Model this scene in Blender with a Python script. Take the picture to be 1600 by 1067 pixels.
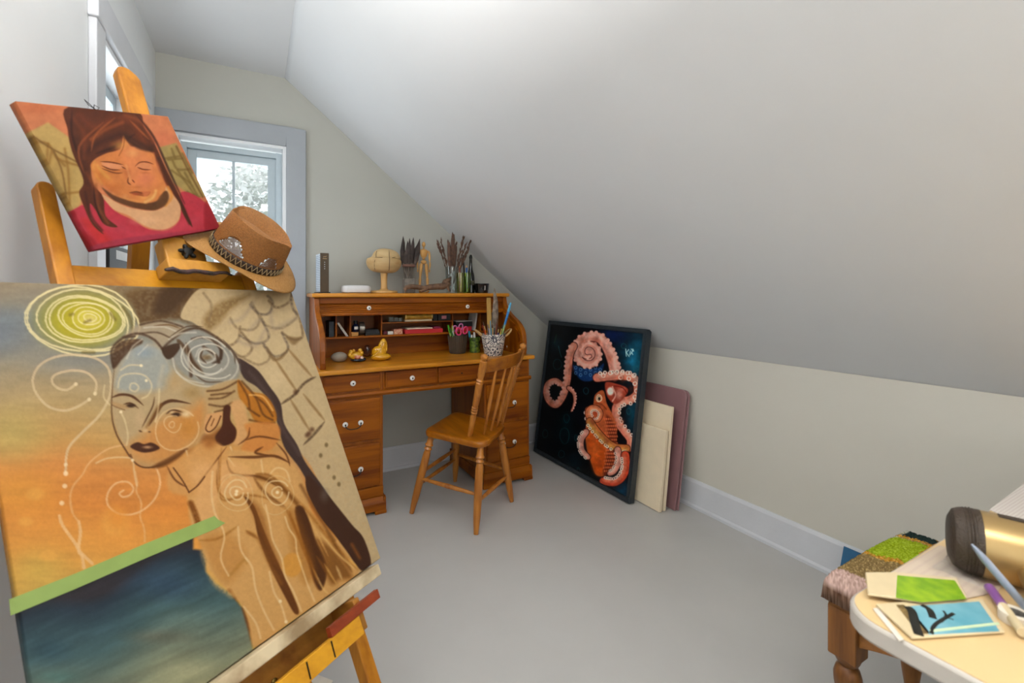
import bpy, math, random
import numpy as np
from mathutils import Vector, Matrix
for _o in list(bpy.data.objects): bpy.data.objects.remove(_o)
SC = bpy.context.scene
COL = SC.collection
rnd = random.Random(7)

# ------------------------------------------------------------------ camera
FPX, CX, HZ, EYE, YAW = 718.0, 800.0, 458.0, 1.15, math.radians(29.1)
cd = bpy.data.cameras.new('camera'); cam = bpy.data.objects.new('camera', cd); COL.objects.link(cam)
cam.location = (0, 0, EYE); cam.rotation_euler = (math.pi/2, 0, -YAW)
cd.sensor_width = 36; cd.lens = FPX/1600*36; cd.shift_y = (HZ-533.5)/1600
cd.clip_start = 0.02
cd.dof.use_dof = True; cd.dof.focus_distance = 2.3; cd.dof.aperture_fstop = 4.5
SC.camera = cam
# ------------------------------------------------------------------ look
vs = SC.view_settings
vs.view_transform = 'Standard'; vs.look = 'None'; vs.gamma = 1.0; vs.use_curve_mapping = False
vs.exposure = -0.60
# ------------------------------------------------------------------ sky
W = bpy.data.worlds.new('world'); SC.world = W; W.use_nodes = True
nt = W.node_tree; nt.nodes.clear()
out = nt.nodes.new('ShaderNodeOutputWorld'); bg = nt.nodes.new('ShaderNodeBackground')
tc = nt.nodes.new('ShaderNodeTexCoord'); sx = nt.nodes.new('ShaderNodeSeparateXYZ')
cr = nt.nodes.new('ShaderNodeValToRGB')
cr.color_ramp.elements[0].position = 0.48; cr.color_ramp.elements[0].color = (.30, .30, .28, 1)
cr.color_ramp.elements[1].position = 0.52; cr.color_ramp.elements[1].color = (.93, .97, 1.0, 1)
ma = nt.nodes.new('ShaderNodeMath'); ma.operation = 'MULTIPLY_ADD'; ma.inputs[1].default_value = .5; ma.inputs[2].default_value = .5
nt.links.new(tc.outputs['Generated'], sx.inputs[0]); nt.links.new(sx.outputs['Z'], ma.inputs[0])
nt.links.new(ma.outputs[0], cr.inputs[0]); nt.links.new(cr.outputs[0], bg.inputs[0])
bg.inputs[1].default_value = 3.0
nt.links.new(bg.outputs[0], out.inputs[0])
# ------------------------------------------------------------------ daylight at the windows, with added fill lights out of view
def area(name, loc, rot, sx_, sy_, energy, color=(1, 1, 1), portal=False):
    l = bpy.data.lights.new(name, 'AREA'); l.shape = 'RECTANGLE'; l.size = sx_; l.size_y = sy_
    l.energy = energy; l.color = color
    if portal: l.cycles.is_portal = True
    o = bpy.data.objects.new(name, l); COL.objects.link(o); o.location = loc; o.rotation_euler = rot
    return o
R90 = math.pi/2
area('daylight_back_window', (-.113, 3.20, 1.42), (-R90, 0, 0), .62, 1.2, 9, (.93, .97, 1.0))
area('daylight_side_window', (-.62, 2.31, 1.45), (0, -R90, 0), 1.1, .64, 19, (.93, .97, 1.0))
area('rear_fill_light', (.75, -2.02, 1.25), (R90, 0, 0), 2.0, 1.3, 22, (1.0, .97, .94))  # unseen source added as general fill from behind the camera
area('left_fill_light', (-.43, -.85, 1.25), (0, -R90, 0), 1.2, 1.0, 5, (1.0, .99, .97))  # added fill from the left, out of view behind the camera
area('ceiling_fill_light', (.30, -.25, 2.20), (0, 0, 0), .5, .5, 22, (1.0, .97, .92))  # unseen overhead fill added to brighten the near floor
area('wall_fill_light', (.80, -.55, 1.76), Vector((-.80, .30, -.42)).to_track_quat('-Z', 'Y').to_euler(), .4, .4, 15, (1.0, .98, .95))  # added fill aimed at the left wall, no fixture
area('uplight_fill', (-.28, .72, 1.80), (math.pi, 0, 0), .25, .25, 54, (1.0, .98, .95))  # unseen upward fill added to lift the ceiling
area('table_fill_light', (1.30, -.50, 1.22), Vector((-.80, .40, -.42)).to_track_quat('-Z', 'Y').to_euler(), .22, .22, 2.6, (1.0, .91, .76))  # assumed warm source, added out of view to light the table and left wall

# ------------------------------------------------------------------ helpers
def lin(h):
    if not isinstance(h, str): return tuple(h)
    v = [int(h[i:i+2], 16)/255 for i in (0, 2, 4)]
    return tuple(c/12.92 if c <= .04045 else ((c+.055)/1.055)**2.4 for c in v)
def ray(px, py):
    u = (px-CX)/FPX; s, c = math.sin(YAW), math.cos(YAW)
    return Vector((s+u*c, c-u*s, -(py-HZ)/FPX))
CAMP = Vector((0, 0, EYE))
def on_y(px, py, Y): r = ray(px, py); return CAMP + r*(Y/r.y)
def on_x(px, py, X): r = ray(px, py); return CAMP + r*(X/r.x)
def on_z(px, py, Z): r = ray(px, py); return CAMP + r*((Z-EYE)/r.z)
def at_d(px, py, d): return CAMP + ray(px, py)*d

MATS = {}
def _pr(name):
    m = bpy.data.materials.new(name); m.use_nodes = True
    n = m.node_tree.nodes; return m, n, m.node_tree.links, n['Principled BSDF']
def mat(name, col, rough=.5, metal=0., var=.06, scale=30., bump=0., bscale=60., col2=None, trans=0., ior=1.45, spec=.5, coat=0., sheen=0.):
    if name in MATS: return MATS[name]
    m, n, L, b = _pr(name)
    c = lin(col); c2 = lin(col2) if col2 else tuple(x*(1-var*2) for x in c)
    tc = n.new('ShaderNodeTexCoord'); nz = n.new('ShaderNodeTexNoise'); nz.inputs['Scale'].default_value = scale; nz.inputs['Detail'].default_value = 5
    mx = n.new('ShaderNodeMix'); mx.data_type = 'RGBA'
    mx.inputs[6].default_value = (*c, 1); mx.inputs[7].default_value = (*c2, 1)
    rp = n.new('ShaderNodeValToRGB'); rp.color_ramp.elements[0].position = .35; rp.color_ramp.elements[1].position = .65
    L.new(tc.outputs['Object'], nz.inputs['Vector']); L.new(nz.outputs['Fac'], rp.inputs[0]); L.new(rp.outputs[0], mx.inputs[0])
    L.new(mx.outputs[2], b.inputs['Base Color'])
    b.inputs['Roughness'].default_value = rough; b.inputs['Metallic'].default_value = metal
    b.inputs['Transmission Weight'].default_value = trans; b.inputs['IOR'].default_value = ior
    b.inputs['Specular IOR Level'].default_value = spec; b.inputs['Coat Weight'].default_value = coat
    b.inputs['Sheen Weight'].default_value = sheen
    if bump:
        n2 = n.new('ShaderNodeTexNoise'); n2.inputs['Scale'].default_value = bscale; n2.inputs['Detail'].default_value = 4
        bp = n.new('ShaderNodeBump'); bp.inputs['Strength'].default_value = min(1, bump); bp.inputs['Distance'].default_value = .004 if bump <= 1 else .004*bump
        L.new(tc.outputs['Object'], n2.inputs['Vector']); L.new(n2.outputs['Fac'], bp.inputs['Height']); L.new(bp.outputs[0], b.inputs['Normal'])
    MATS[name] = m; return m
def wood(name, light, dark, axis='x', rough=.35, scale=1., coat=.15, fine=.5, spec=.3):
    """long grain along one axis: stretched noise bands with fine pores"""
    if name in MATS: return MATS[name]
    m, n, L, b = _pr(name)
    tc = n.new('ShaderNodeTexCoord'); mp = n.new('ShaderNodeMapping')
    st = {'x': (1.2, 16, 16), 'y': (16, 1.2, 16), 'z': (16, 16, 1.2)}[axis]
    mp.inputs['Scale'].default_value = tuple(v*scale for v in st)
    nz = n.new('ShaderNodeTexNoise'); nz.inputs['Scale'].default_value = 1.0; nz.inputs['Detail'].default_value = 6; nz.inputs['Distortion'].default_value = .8
    mp2 = n.new('ShaderNodeMapping'); mp2.inputs['Scale'].default_value = tuple(v*scale*5 for v in st)
    n2 = n.new('ShaderNodeTexNoise'); n2.inputs['Scale'].default_value = 1.5; n2.inputs['Detail'].default_value = 3
    L.new(tc.outputs['Object'], mp.inputs[0]); L.new(mp.outputs[0], nz.inputs['Vector'])
    L.new(tc.outputs['Object'], mp2.inputs[0]); L.new(mp2.outputs[0], n2.inputs['Vector'])
    ad = n.new('ShaderNodeMath'); ad.operation = 'MULTIPLY_ADD'; ad.inputs[1].default_value = fine*.5
    L.new(n2.outputs['Fac'], ad.inputs[0]); L.new(nz.outputs['Fac'], ad.inputs[2])
    rp = n.new('ShaderNodeValToRGB'); e = rp.color_ramp.elements
    e[0].position = .38+fine*.25; e[0].color = (*lin(light), 1); e[1].position = .72+fine*.25; e[1].color = (*lin(dark), 1)
    L.new(ad.outputs[0], rp.inputs[0]); L.new(rp.outputs[0], b.inputs['Base Color'])
    b.inputs['Roughness'].default_value = rough; b.inputs['Coat Weight'].default_value = coat; b.inputs['Coat Roughness'].default_value = .25; b.inputs['Specular IOR Level'].default_value = spec
    MATS[name] = m; return m
def attr_mat(name, rough=.55, bump=.0, bscale=400., coat=0.):
    m, n, L, b = _pr(name)
    a = n.new('ShaderNodeAttribute'); a.attribute_name = 'paint'
    tc = n.new('ShaderNodeTexCoord'); nz = n.new('ShaderNodeTexNoise'); nz.inputs['Scale'].default_value = bscale
    hs = n.new('ShaderNodeHueSaturation'); mr = n.new('ShaderNodeMapRange'); mr.inputs[3].default_value = .94; mr.inputs[4].default_value = 1.06
    L.new(tc.outputs['Object'], nz.inputs['Vector']); L.new(nz.outputs['Fac'], mr.inputs[0]); L.new(mr.outputs[0], hs.inputs['Value'])
    L.new(a.outputs['Color'], hs.inputs['Color']); L.new(hs.outputs[0], b.inputs['Base Color'])
    b.inputs['Roughness'].default_value = rough; b.inputs['Coat Weight'].default_value = coat; b.inputs['Specular IOR Level'].default_value = .15
    if bump:
        bp = n.new('ShaderNodeBump'); bp.inputs['Strength'].default_value = bump; bp.inputs['Distance'].default_value = .002
        L.new(nz.outputs['Fac'], bp.inputs['Height']); L.new(bp.outputs[0], b.inputs['Normal'])
    return m
def glass(name, tint=(1, 1, 1), gloss=.08, rough=.02):
    """thin clear glass: lets light through and reflects a little"""
    if name in MATS: return MATS[name]
    m = bpy.data.materials.new(name); m.use_nodes = True; n = m.node_tree.nodes; L = m.node_tree.links; n.clear()
    o = n.new('ShaderNodeOutputMaterial'); t = n.new('ShaderNodeBsdfTransparent'); g = n.new('ShaderNodeBsdfGlossy'); mx = n.new('ShaderNodeMixShader')
    lw = n.new('ShaderNodeLayerWeight'); lw.inputs[0].default_value = .35
    md = n.new('ShaderNodeMath'); md.operation = 'MULTIPLY_ADD'; md.inputs[1].default_value = .22; md.inputs[2].default_value = gloss
    t.inputs[0].default_value = (*lin(tint), 1); g.inputs['Roughness'].default_value = rough
    L.new(lw.outputs['Fresnel'], md.inputs[0]); L.new(md.outputs[0], mx.inputs[0]); L.new(t.outputs[0], mx.inputs[1]); L.new(g.outputs[0], mx.inputs[2]); L.new(mx.outputs[0], o.inputs[0])
    MATS[name] = m; return m

def wloc(o):
    v = Vector((0, 0, 0))
    while o: v += o.location; o = o.parent
    return v
class MB:
    def __init__(s): s.v = []; s.f = []
    def add(s, vs, fs):
        k = len(s.v); s.v += [tuple(p) for p in vs]; s.f += [tuple(i+k for i in f) for f in fs]; return s
    def obox(s, c, ax, h):
        c = Vector(c); A = [Vector(a).normalized()*q for a, q in zip(ax, h)]
        vs = [c+A[0]*i+A[1]*j+A[2]*k for i in (-1, 1) for j in (-1, 1) for k in (-1, 1)]
        fs = [(0, 1, 3, 2), (4, 6, 7, 5), (0, 4, 5, 1), (2, 3, 7, 6), (0, 2, 6, 4), (1, 5, 7, 3)]
        if A[0].cross(A[1]).dot(A[2]) < 0: fs = [f[::-1] for f in fs]
        return s.add(vs, fs)
    def box(s, x0, x1, y0, y1, z0, z1):
        return s.obox(((x0+x1)/2, (y0+y1)/2, (z0+z1)/2), ((1, 0, 0), (0, 1, 0), (0, 0, 1)), (abs(x1-x0)/2, abs(y1-y0)/2, abs(z1-z0)/2))
    def tube(s, pts, rad, seg=10, cap=True, squash=None):
        pts = [Vector(p) for p in pts]; n = len(pts)
        if not hasattr(rad, '__len__'): rad = [rad]*n
        T = [(pts[min(i+1, n-1)]-pts[max(i-1, 0)]).normalized() for i in range(n)]
        up = Vector((0, 0, 1)) if abs(T[0].z) < .9 else Vector((0, 1, 0))
        a = T[0].cross(up).normalized(); vs = []; fs = []
        for i in range(n):
            a = (a-T[i]*a.dot(T[i])).normalized(); b = T[i].cross(a)
            for k in range(seg):
                t = 2*math.pi*k/seg
                vs.append(pts[i]+(a*math.cos(t)+b*math.sin(t)*(squash or 1))*rad[i])
        for i in range(n-1):
            for k in range(seg):
                k2 = (k+1) % seg
                fs.append((i*seg+k, i*seg+k2, (i+1)*seg+k2, (i+1)*seg+k))
        if cap:
            fs.append(tuple(range(seg))[::-1]); fs.append(tuple((n-1)*seg+k for k in range(seg)))
        return s.add(vs, fs)
    def lathe(s, prof, c=(0, 0, 0), seg=24, ax=((1, 0, 0), (0, 1, 0), (0, 0, 1)), sx=1., sy=1.):
        c = Vector(c); X, Y, Z = [Vector(a).normalized() for a in ax]; vs = []; fs = []; n = len(prof)
        for r, z in prof:
            for k in range(seg):
                t = 2*math.pi*k/seg; vs.append(c+X*r*math.cos(t)*sx+Y*r*math.sin(t)*sy+Z*z)
        for i in range(n-1):
            for k in range(seg):
                k2 = (k+1) % seg; fs.append((i*seg+k, i*seg+k2, (i+1)*seg+k2, (i+1)*seg+k))
        if prof[0][0] > 1e-6: fs.append(tuple(range(seg))[::-1])
        if prof[-1][0] > 1e-6: fs.append(tuple((n-1)*seg+k for k in range(seg)))
        return s.add(vs, fs)
    def prism(s, poly, o, u, v, w, t0, t1):
        """outline poly in (u,v) from o, pushed from t0 to t1 along w"""
        o = Vector(o); u, v, w = Vector(u), Vector(v), Vector(w); n = len(poly)
        a = [o+u*p[0]+v*p[1]+w*t0 for p in poly]; b = [o+u*p[0]+v*p[1]+w*t1 for p in poly]
        ar = sum(poly[i][0]*poly[(i+1) % n][1]-poly[(i+1) % n][0]*poly[i][1] for i in range(n))
        fl = (ar > 0) == (u.cross(v).dot(w)*(t1-t0) > 0)
        fs = [tuple(range(n))[::-1], tuple(range(n, 2*n))]+[(i, (i+1) % n, n+(i+1) % n, n+i) for i in range(n)]
        if not fl: fs = [f[::-1] for f in fs]
        return s.add(a+b, fs)
    def blob(s, c, r, seg=16, rings=10, noise=0., seed=0, ax=((1, 0, 0), (0, 1, 0), (0, 0, 1)), fn=None):
        c = Vector(c); A = [Vector(a).normalized() for a in ax]; q = random.Random(seed)
        ph = [[q.uniform(0, 6.28) for _ in range(3)]+[q.uniform(1, 4) for _ in range(3)] for _ in range(5)]
        def N(d): return sum(math.sin(d[0]*p[3]+p[0])*math.sin(d[1]*p[4]+p[1])*math.sin(d[2]*p[5]+p[2]) for p in ph)/2.2
        vs = []; fs = []
        for i in range(rings+1):
            th = math.pi*i/rings
            for k in range(seg):
                t = 2*math.pi*k/seg; d = (math.sin(th)*math.cos(t), math.sin(th)*math.sin(t), -math.cos(th))
                m = 1+noise*N(d); p = [d[j]*r[j]*m for j in range(3)]
                if fn: p = fn(p, d)
                vs.append(c+A[0]*p[0]+A[1]*p[1]+A[2]*p[2])
        for i in range(rings):
            for k in range(seg):
                k2 = (k+1) % seg; fs.append((i*seg+k, i*seg+k2, (i+1)*seg+k2, (i+1)*seg+k))
        return s.add(vs, fs)
    def build(s, name, m, parent=None, bevel=0., smooth=35, origin=None, local=False):
        off = Vector((0, 0, 0)) if local else (wloc(parent) if parent else Vector(origin or (0, 0, 0)))
        me = bpy.data.meshes.new(name)
        me.from_pydata([tuple(Vector(p)-off) for p in s.v], [], s.f); me.validate()
        bm_fix(me)
        if smooth: me.shade_smooth(); me.set_sharp_from_angle(angle=math.radians(smooth))
        o = bpy.data.objects.new(name, me); COL.objects.link(o)
        me.materials.append(m)
        if parent: o.parent = parent
        else: o.location = off
        if bevel:
            b = o.modifiers.new('bevel', 'BEVEL'); b.width = bevel; b.segments = 2; b.limit_method = 'ANGLE'; b.angle_limit = math.radians(40); b.harden_normals = False
        return o
import bmesh
def bm_fix(me):
    b = bmesh.new(); b.from_mesh(me); bmesh.ops.remove_doubles(b, verts=b.verts, dist=1e-7); bmesh.ops.recalc_face_normals(b, faces=b.faces); b.to_mesh(me); b.free()
def tag(o, label, cat, group=None):
    o['label'] = label; o['category'] = cat
    if group: o['group'] = group
    return o
def thing(name, label, cat, loc=(0, 0, 0), group=None):
    o = bpy.data.objects.new(name, None); o.empty_display_size = .05; COL.objects.link(o); o.location = loc
    return tag(o, label, cat, group)
def struct(o): o['kind'] = 'structure'; return o
def dup(o, parent=None):
    c = o.copy(); COL.objects.link(c)
    if parent: c.parent = parent
    for ch in list(o.children): dup(ch, c)
    return c
def arc(cx, cy, r, a0, a1, n): return [(cx+r*math.cos(math.radians(a0+(a1-a0)*i/n)), cy+r*math.sin(math.radians(a0+(a1-a0)*i/n))) for i in range(n+1)]
def spline(pts, k=6, closed=False):
    P = [np.array(p, float) for p in pts]; n = len(P); o = []
    rng = range(n if closed else n-1)
    for i in rng:
        g = (lambda j: P[j % n]) if closed else (lambda j: P[min(max(j, 0), n-1)])
        a, b, c, d = g(i-1), g(i), g(i+1), g(i+2)
        for t in np.linspace(0, 1, k, endpoint=False):
            o.append(.5*((2*b)+(c-a)*t+(2*a-5*b+4*c-d)*t*t+(3*b-a-3*c+d)*t**3))
    if not closed: o.append(P[-1])
    return o
# ------------------------------------------------------------------ a small oil-painting kit: brush strokes laid on a fine canvas grid
def vnoise(x, y, seed=0):
    xi = np.floor(x).astype(np.int64); yi = np.floor(y).astype(np.int64); fx = x-xi; fy = y-yi
    fx = fx*fx*(3-2*fx); fy = fy*fy*(3-2*fy)
    def h(a, b):
        q = (a*374761393+b*668265263+seed*144665) & 0x7fffffff; q = ((q ^ (q >> 13))*1274126177) & 0x7fffffff
        return ((q ^ (q >> 16)) & 0xffff)/65535.
    return (h(xi, yi)*(1-fx)+h(xi+1, yi)*fx)*(1-fy)+(h(xi, yi+1)*(1-fx)+h(xi+1, yi+1)*fx)*fy
def hexc(h): return np.array([int(h[i:i+2], 16) for i in (0, 2, 4)], float)
class Painter:
    def __init__(s, TL, w, h, W_, H_, step, base):
        s.TL, s.w, s.h, s.W, s.H = Vector(TL), Vector(w).normalized(), Vector(h).normalized(), W_, H_
        s.nx, s.ny = int(W_/step)+1, int(H_/step)+1
        S, T = np.meshgrid(np.linspace(0, W_, s.nx), np.linspace(0, H_, s.ny))
        P = np.array(s.TL)+S[..., None]*np.array(s.w)-T[..., None]*np.array(s.h)
        s.S, s.T = S.ravel(), T.ravel(); P = P.reshape(-1, 3)
        # sketching frame: the drawing below is noted in photograph units and carried onto the canvas plane
        c, sn = math.cos(YAW), math.sin(YAW)
        d = P[:, 0]*sn+P[:, 1]*c; u = P[:, 0]*c-P[:, 1]*sn
        s.x = CX+FPX*u/d; s.y = HZ+FPX*(EYE-P[:, 2])/d
        s.c = np.tile(hexc(base), (len(s.x), 1)); s.view(0, 0, 1)
    def view(s, ox, oy, sc): s.ox, s.oy, s.sc = ox, oy, sc
    def pts(s, t):
        a = np.array([[float(q) for q in p.split(',')] for p in t.split()]) if isinstance(t, str) else np.array(t, float)
        return a/s.sc+np.array([s.ox, s.oy])
    def near(s, p, m):
        return np.nonzero((s.x > p[:, 0].min()-m) & (s.x < p[:, 0].max()+m) & (s.y > p[:, 1].min()-m) & (s.y < p[:, 1].max()+m))[0]
    def mix(s, idx, col, a):
        s.c[idx] += (hexc(col)-s.c[idx])*a[:, None]
    def seg(s, idx, p, closed=False):
        """distance to a polyline and the run along it"""
        X, Y = s.x[idx], s.y[idx]; best = np.full(len(idx), 1e9); par = np.zeros(len(idx)); n = len(p); m = n if closed else n-1
        for i in range(m):
            a, b = p[i], p[(i+1) % n]; d = b-a; L = d@d+1e-9
            t = np.clip(((X-a[0])*d[0]+(Y-a[1])*d[1])/L, 0, 1)
            q = np.hypot(X-a[0]-t*d[0], Y-a[1]-t*d[1]); k = q < best
            best[k] = q[k]; par[k] = (i+t[k])/m
        return best, par
    def S_(s, col, wd, t, a=1., soft=None, taper=0, rough=0., smooth=True):
        p = s.pts(t); p = np.array(spline(p, 5)) if smooth and len(p) > 2 else p
        wd = wd/s.sc/2; soft = (soft/s.sc) if soft else max(.9, wd*.5)
        idx = s.near(p, wd+soft+1)
        if not len(idx): return
        d, par = s.seg(idx, p); w = np.full(len(idx), wd)
        if taper: w = wd*np.clip((1-par if taper == 1 else 4*par*(1-par))*1.15+.08, 0, 1)
        al = np.clip((w+soft/2-d)/soft, 0, 1)*a
        if rough: al *= np.clip(1-rough+rough*1.6*vnoise(s.x[idx]*.35, s.y[idx]*.35, 3), 0, 1)
        s.mix(idx, col, al)
    def A(s, col, t, a=1., soft=3., smooth=True, rough=0.):
        p = s.pts(t); p = np.array(spline(p, 5, True)) if smooth else p; soft = max(.8, soft/s.sc)
        idx = s.near(p, soft+1)
        if not len(idx): return
        X, Y = s.x[idx], s.y[idx]; ins = np.zeros(len(idx), bool); n = len(p)
        for i in range(n):
            (x0, y0), (x1, y1) = p[i], p[(i+1) % n]
            if y0 == y1: continue
            ins ^= ((y0 > Y) != (y1 > Y)) & (X < (x1-x0)*(Y-y0)/(y1-y0)+x0)
        d, _ = s.seg(idx, p, True); sd = np.where(ins, d, -d)
        al = np.clip(.5+sd/soft, 0, 1)*a
        if rough: al *= np.clip(1-rough+rough*1.6*vnoise(X*.3, Y*.3, 5), 0, 1)
        s.mix(idx, col, al)
    def B(s, col, x, y, rx, ry=None, a=1., hard=0.):
        p = s.pts([[x, y]])[0]; rx /= s.sc; ry = (ry/s.sc) if ry else rx
        r = np.hypot((s.x-p[0])/rx, (s.y-p[1])/ry); idx = np.nonzero(r < 1)[0]
        al = np.clip((1-r[idx])/(1-hard), 0, 1); s.mix(idx, col, al*al*(3-2*al)*a)
    def ring(s, col, wd, x, y, rx, ry, a=1., rot=0., jit=.03, seed=1, a0=0, a1=360):
        q = random.Random(seed); o = []; ph = q.uniform(0, 6); cr_, sr = math.cos(math.radians(rot)), math.sin(math.radians(rot))
        for k in range(25):
            t = math.radians(a0+(a1-a0)*k/24); m = 1+jit*math.sin(3*t+ph)+jit*math.sin(2*t+ph*2)
            ex, ey = rx*m*math.cos(t), ry*m*math.sin(t); o.append((x+ex*cr_-ey*sr, y+ex*sr+ey*cr_))
        s.S_(col, wd, o, a, smooth=False)
    def wash(s, amp, fx, fy, seed, ang=0.):
        c, n = math.cos(math.radians(ang)), math.sin(math.radians(ang)); X = s.x*c+s.y*n; Y = -s.x*n+s.y*c
        v = vnoise(X*fx, Y*fy, seed)*.6+vnoise(X*fx*2.3, Y*fy*2.3, seed+9)*.4-.5
        s.c *= (1+amp*2*v)[:, None]
    def build(s, name, m, parent, depth, gain, side=None):
        """front grid plus folded sides in one mesh"""
        nx, ny = s.nx, s.ny; n = s.w.cross(s.h).normalized()
        off = np.array(wloc(parent)) if parent else np.zeros(3)
        P = np.array(s.TL)+s.S[:, None]*np.array(s.w)-s.T[:, None]*np.array(s.h)-off
        ring_ = [i for i in range(nx)]+[j*nx+nx-1 for j in range(1, ny)]+[(ny-1)*nx+i for i in range(nx-2, -1, -1)]+[j*nx for j in range(ny-2, 0, -1)]
        back = P[ring_]-np.array(n)*depth; N0 = len(P); K = len(ring_)
        V = np.vstack([P, back]); Cc = np.clip(s.c, 0, 255)
        sc = Cc[ring_] if side is None else np.tile(hexc(side), (K, 1)); Cc = np.vstack([Cc, sc])/255.
        lc = np.where(Cc <= .04045, Cc/12.92, ((Cc+.055)/1.055)**2.4); lc = np.clip(lc**1.12*1.14*gain, 0, .92)
        i, j = np.meshgrid(np.arange(nx-1), np.arange(ny-1)); a = (j*nx+i).ravel()
        q = np.stack([a, a+nx, a+nx+1, a+1], 1)
        r0 = np.array(ring_); r1 = np.roll(r0, -1); k0 = N0+np.arange(K); k1 = np.roll(k0, -1)
        q = np.vstack([q, np.stack([r0, r1, k1, k0], 1)])
        me = bpy.data.meshes.new(name); me.vertices.add(len(V)); me.vertices.foreach_set('co', V.astype(np.float32).ravel())
        nl = len(q)*4; me.loops.add(nl+K); me.loops.foreach_set('vertex_index', np.concatenate([q.ravel(), k0]).astype(np.int32))
        me.polygons.add(len(q)+1); me.polygons.foreach_set('loop_start', np.concatenate([np.arange(len(q))*4, [nl]]).astype(np.int32))
        me.update(calc_edges=True); me.validate()
        at = me.color_attributes.new('paint', 'FLOAT_COLOR', 'POINT')
        at.data.foreach_set('color', np.hstack([lc, np.ones((len(lc), 1))]).astype(np.float32).ravel())
        o = bpy.data.objects.new(name, me); COL.objects.link(o); me.materials.append(m)
        if parent: o.parent = parent
        return o

# ------------------------------------------------------------------ the easel's leaning frame
EW = Vector((.81570, .57800, -.02370)).normalized()      # along the bars
EH = Vector((-.24572, .38328, .89035)); EH = (EH-EW*EH.dot(EW)).normalized()   # up the posts
EN = EW.cross(EH)                                        # towards the painter
E0 = Vector((-.4073, 1.1423, 1.1701))                    # top left of the big canvas face
def E(s, t, o=0.): return E0+EW*s+EH*t+EN*o

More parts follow.
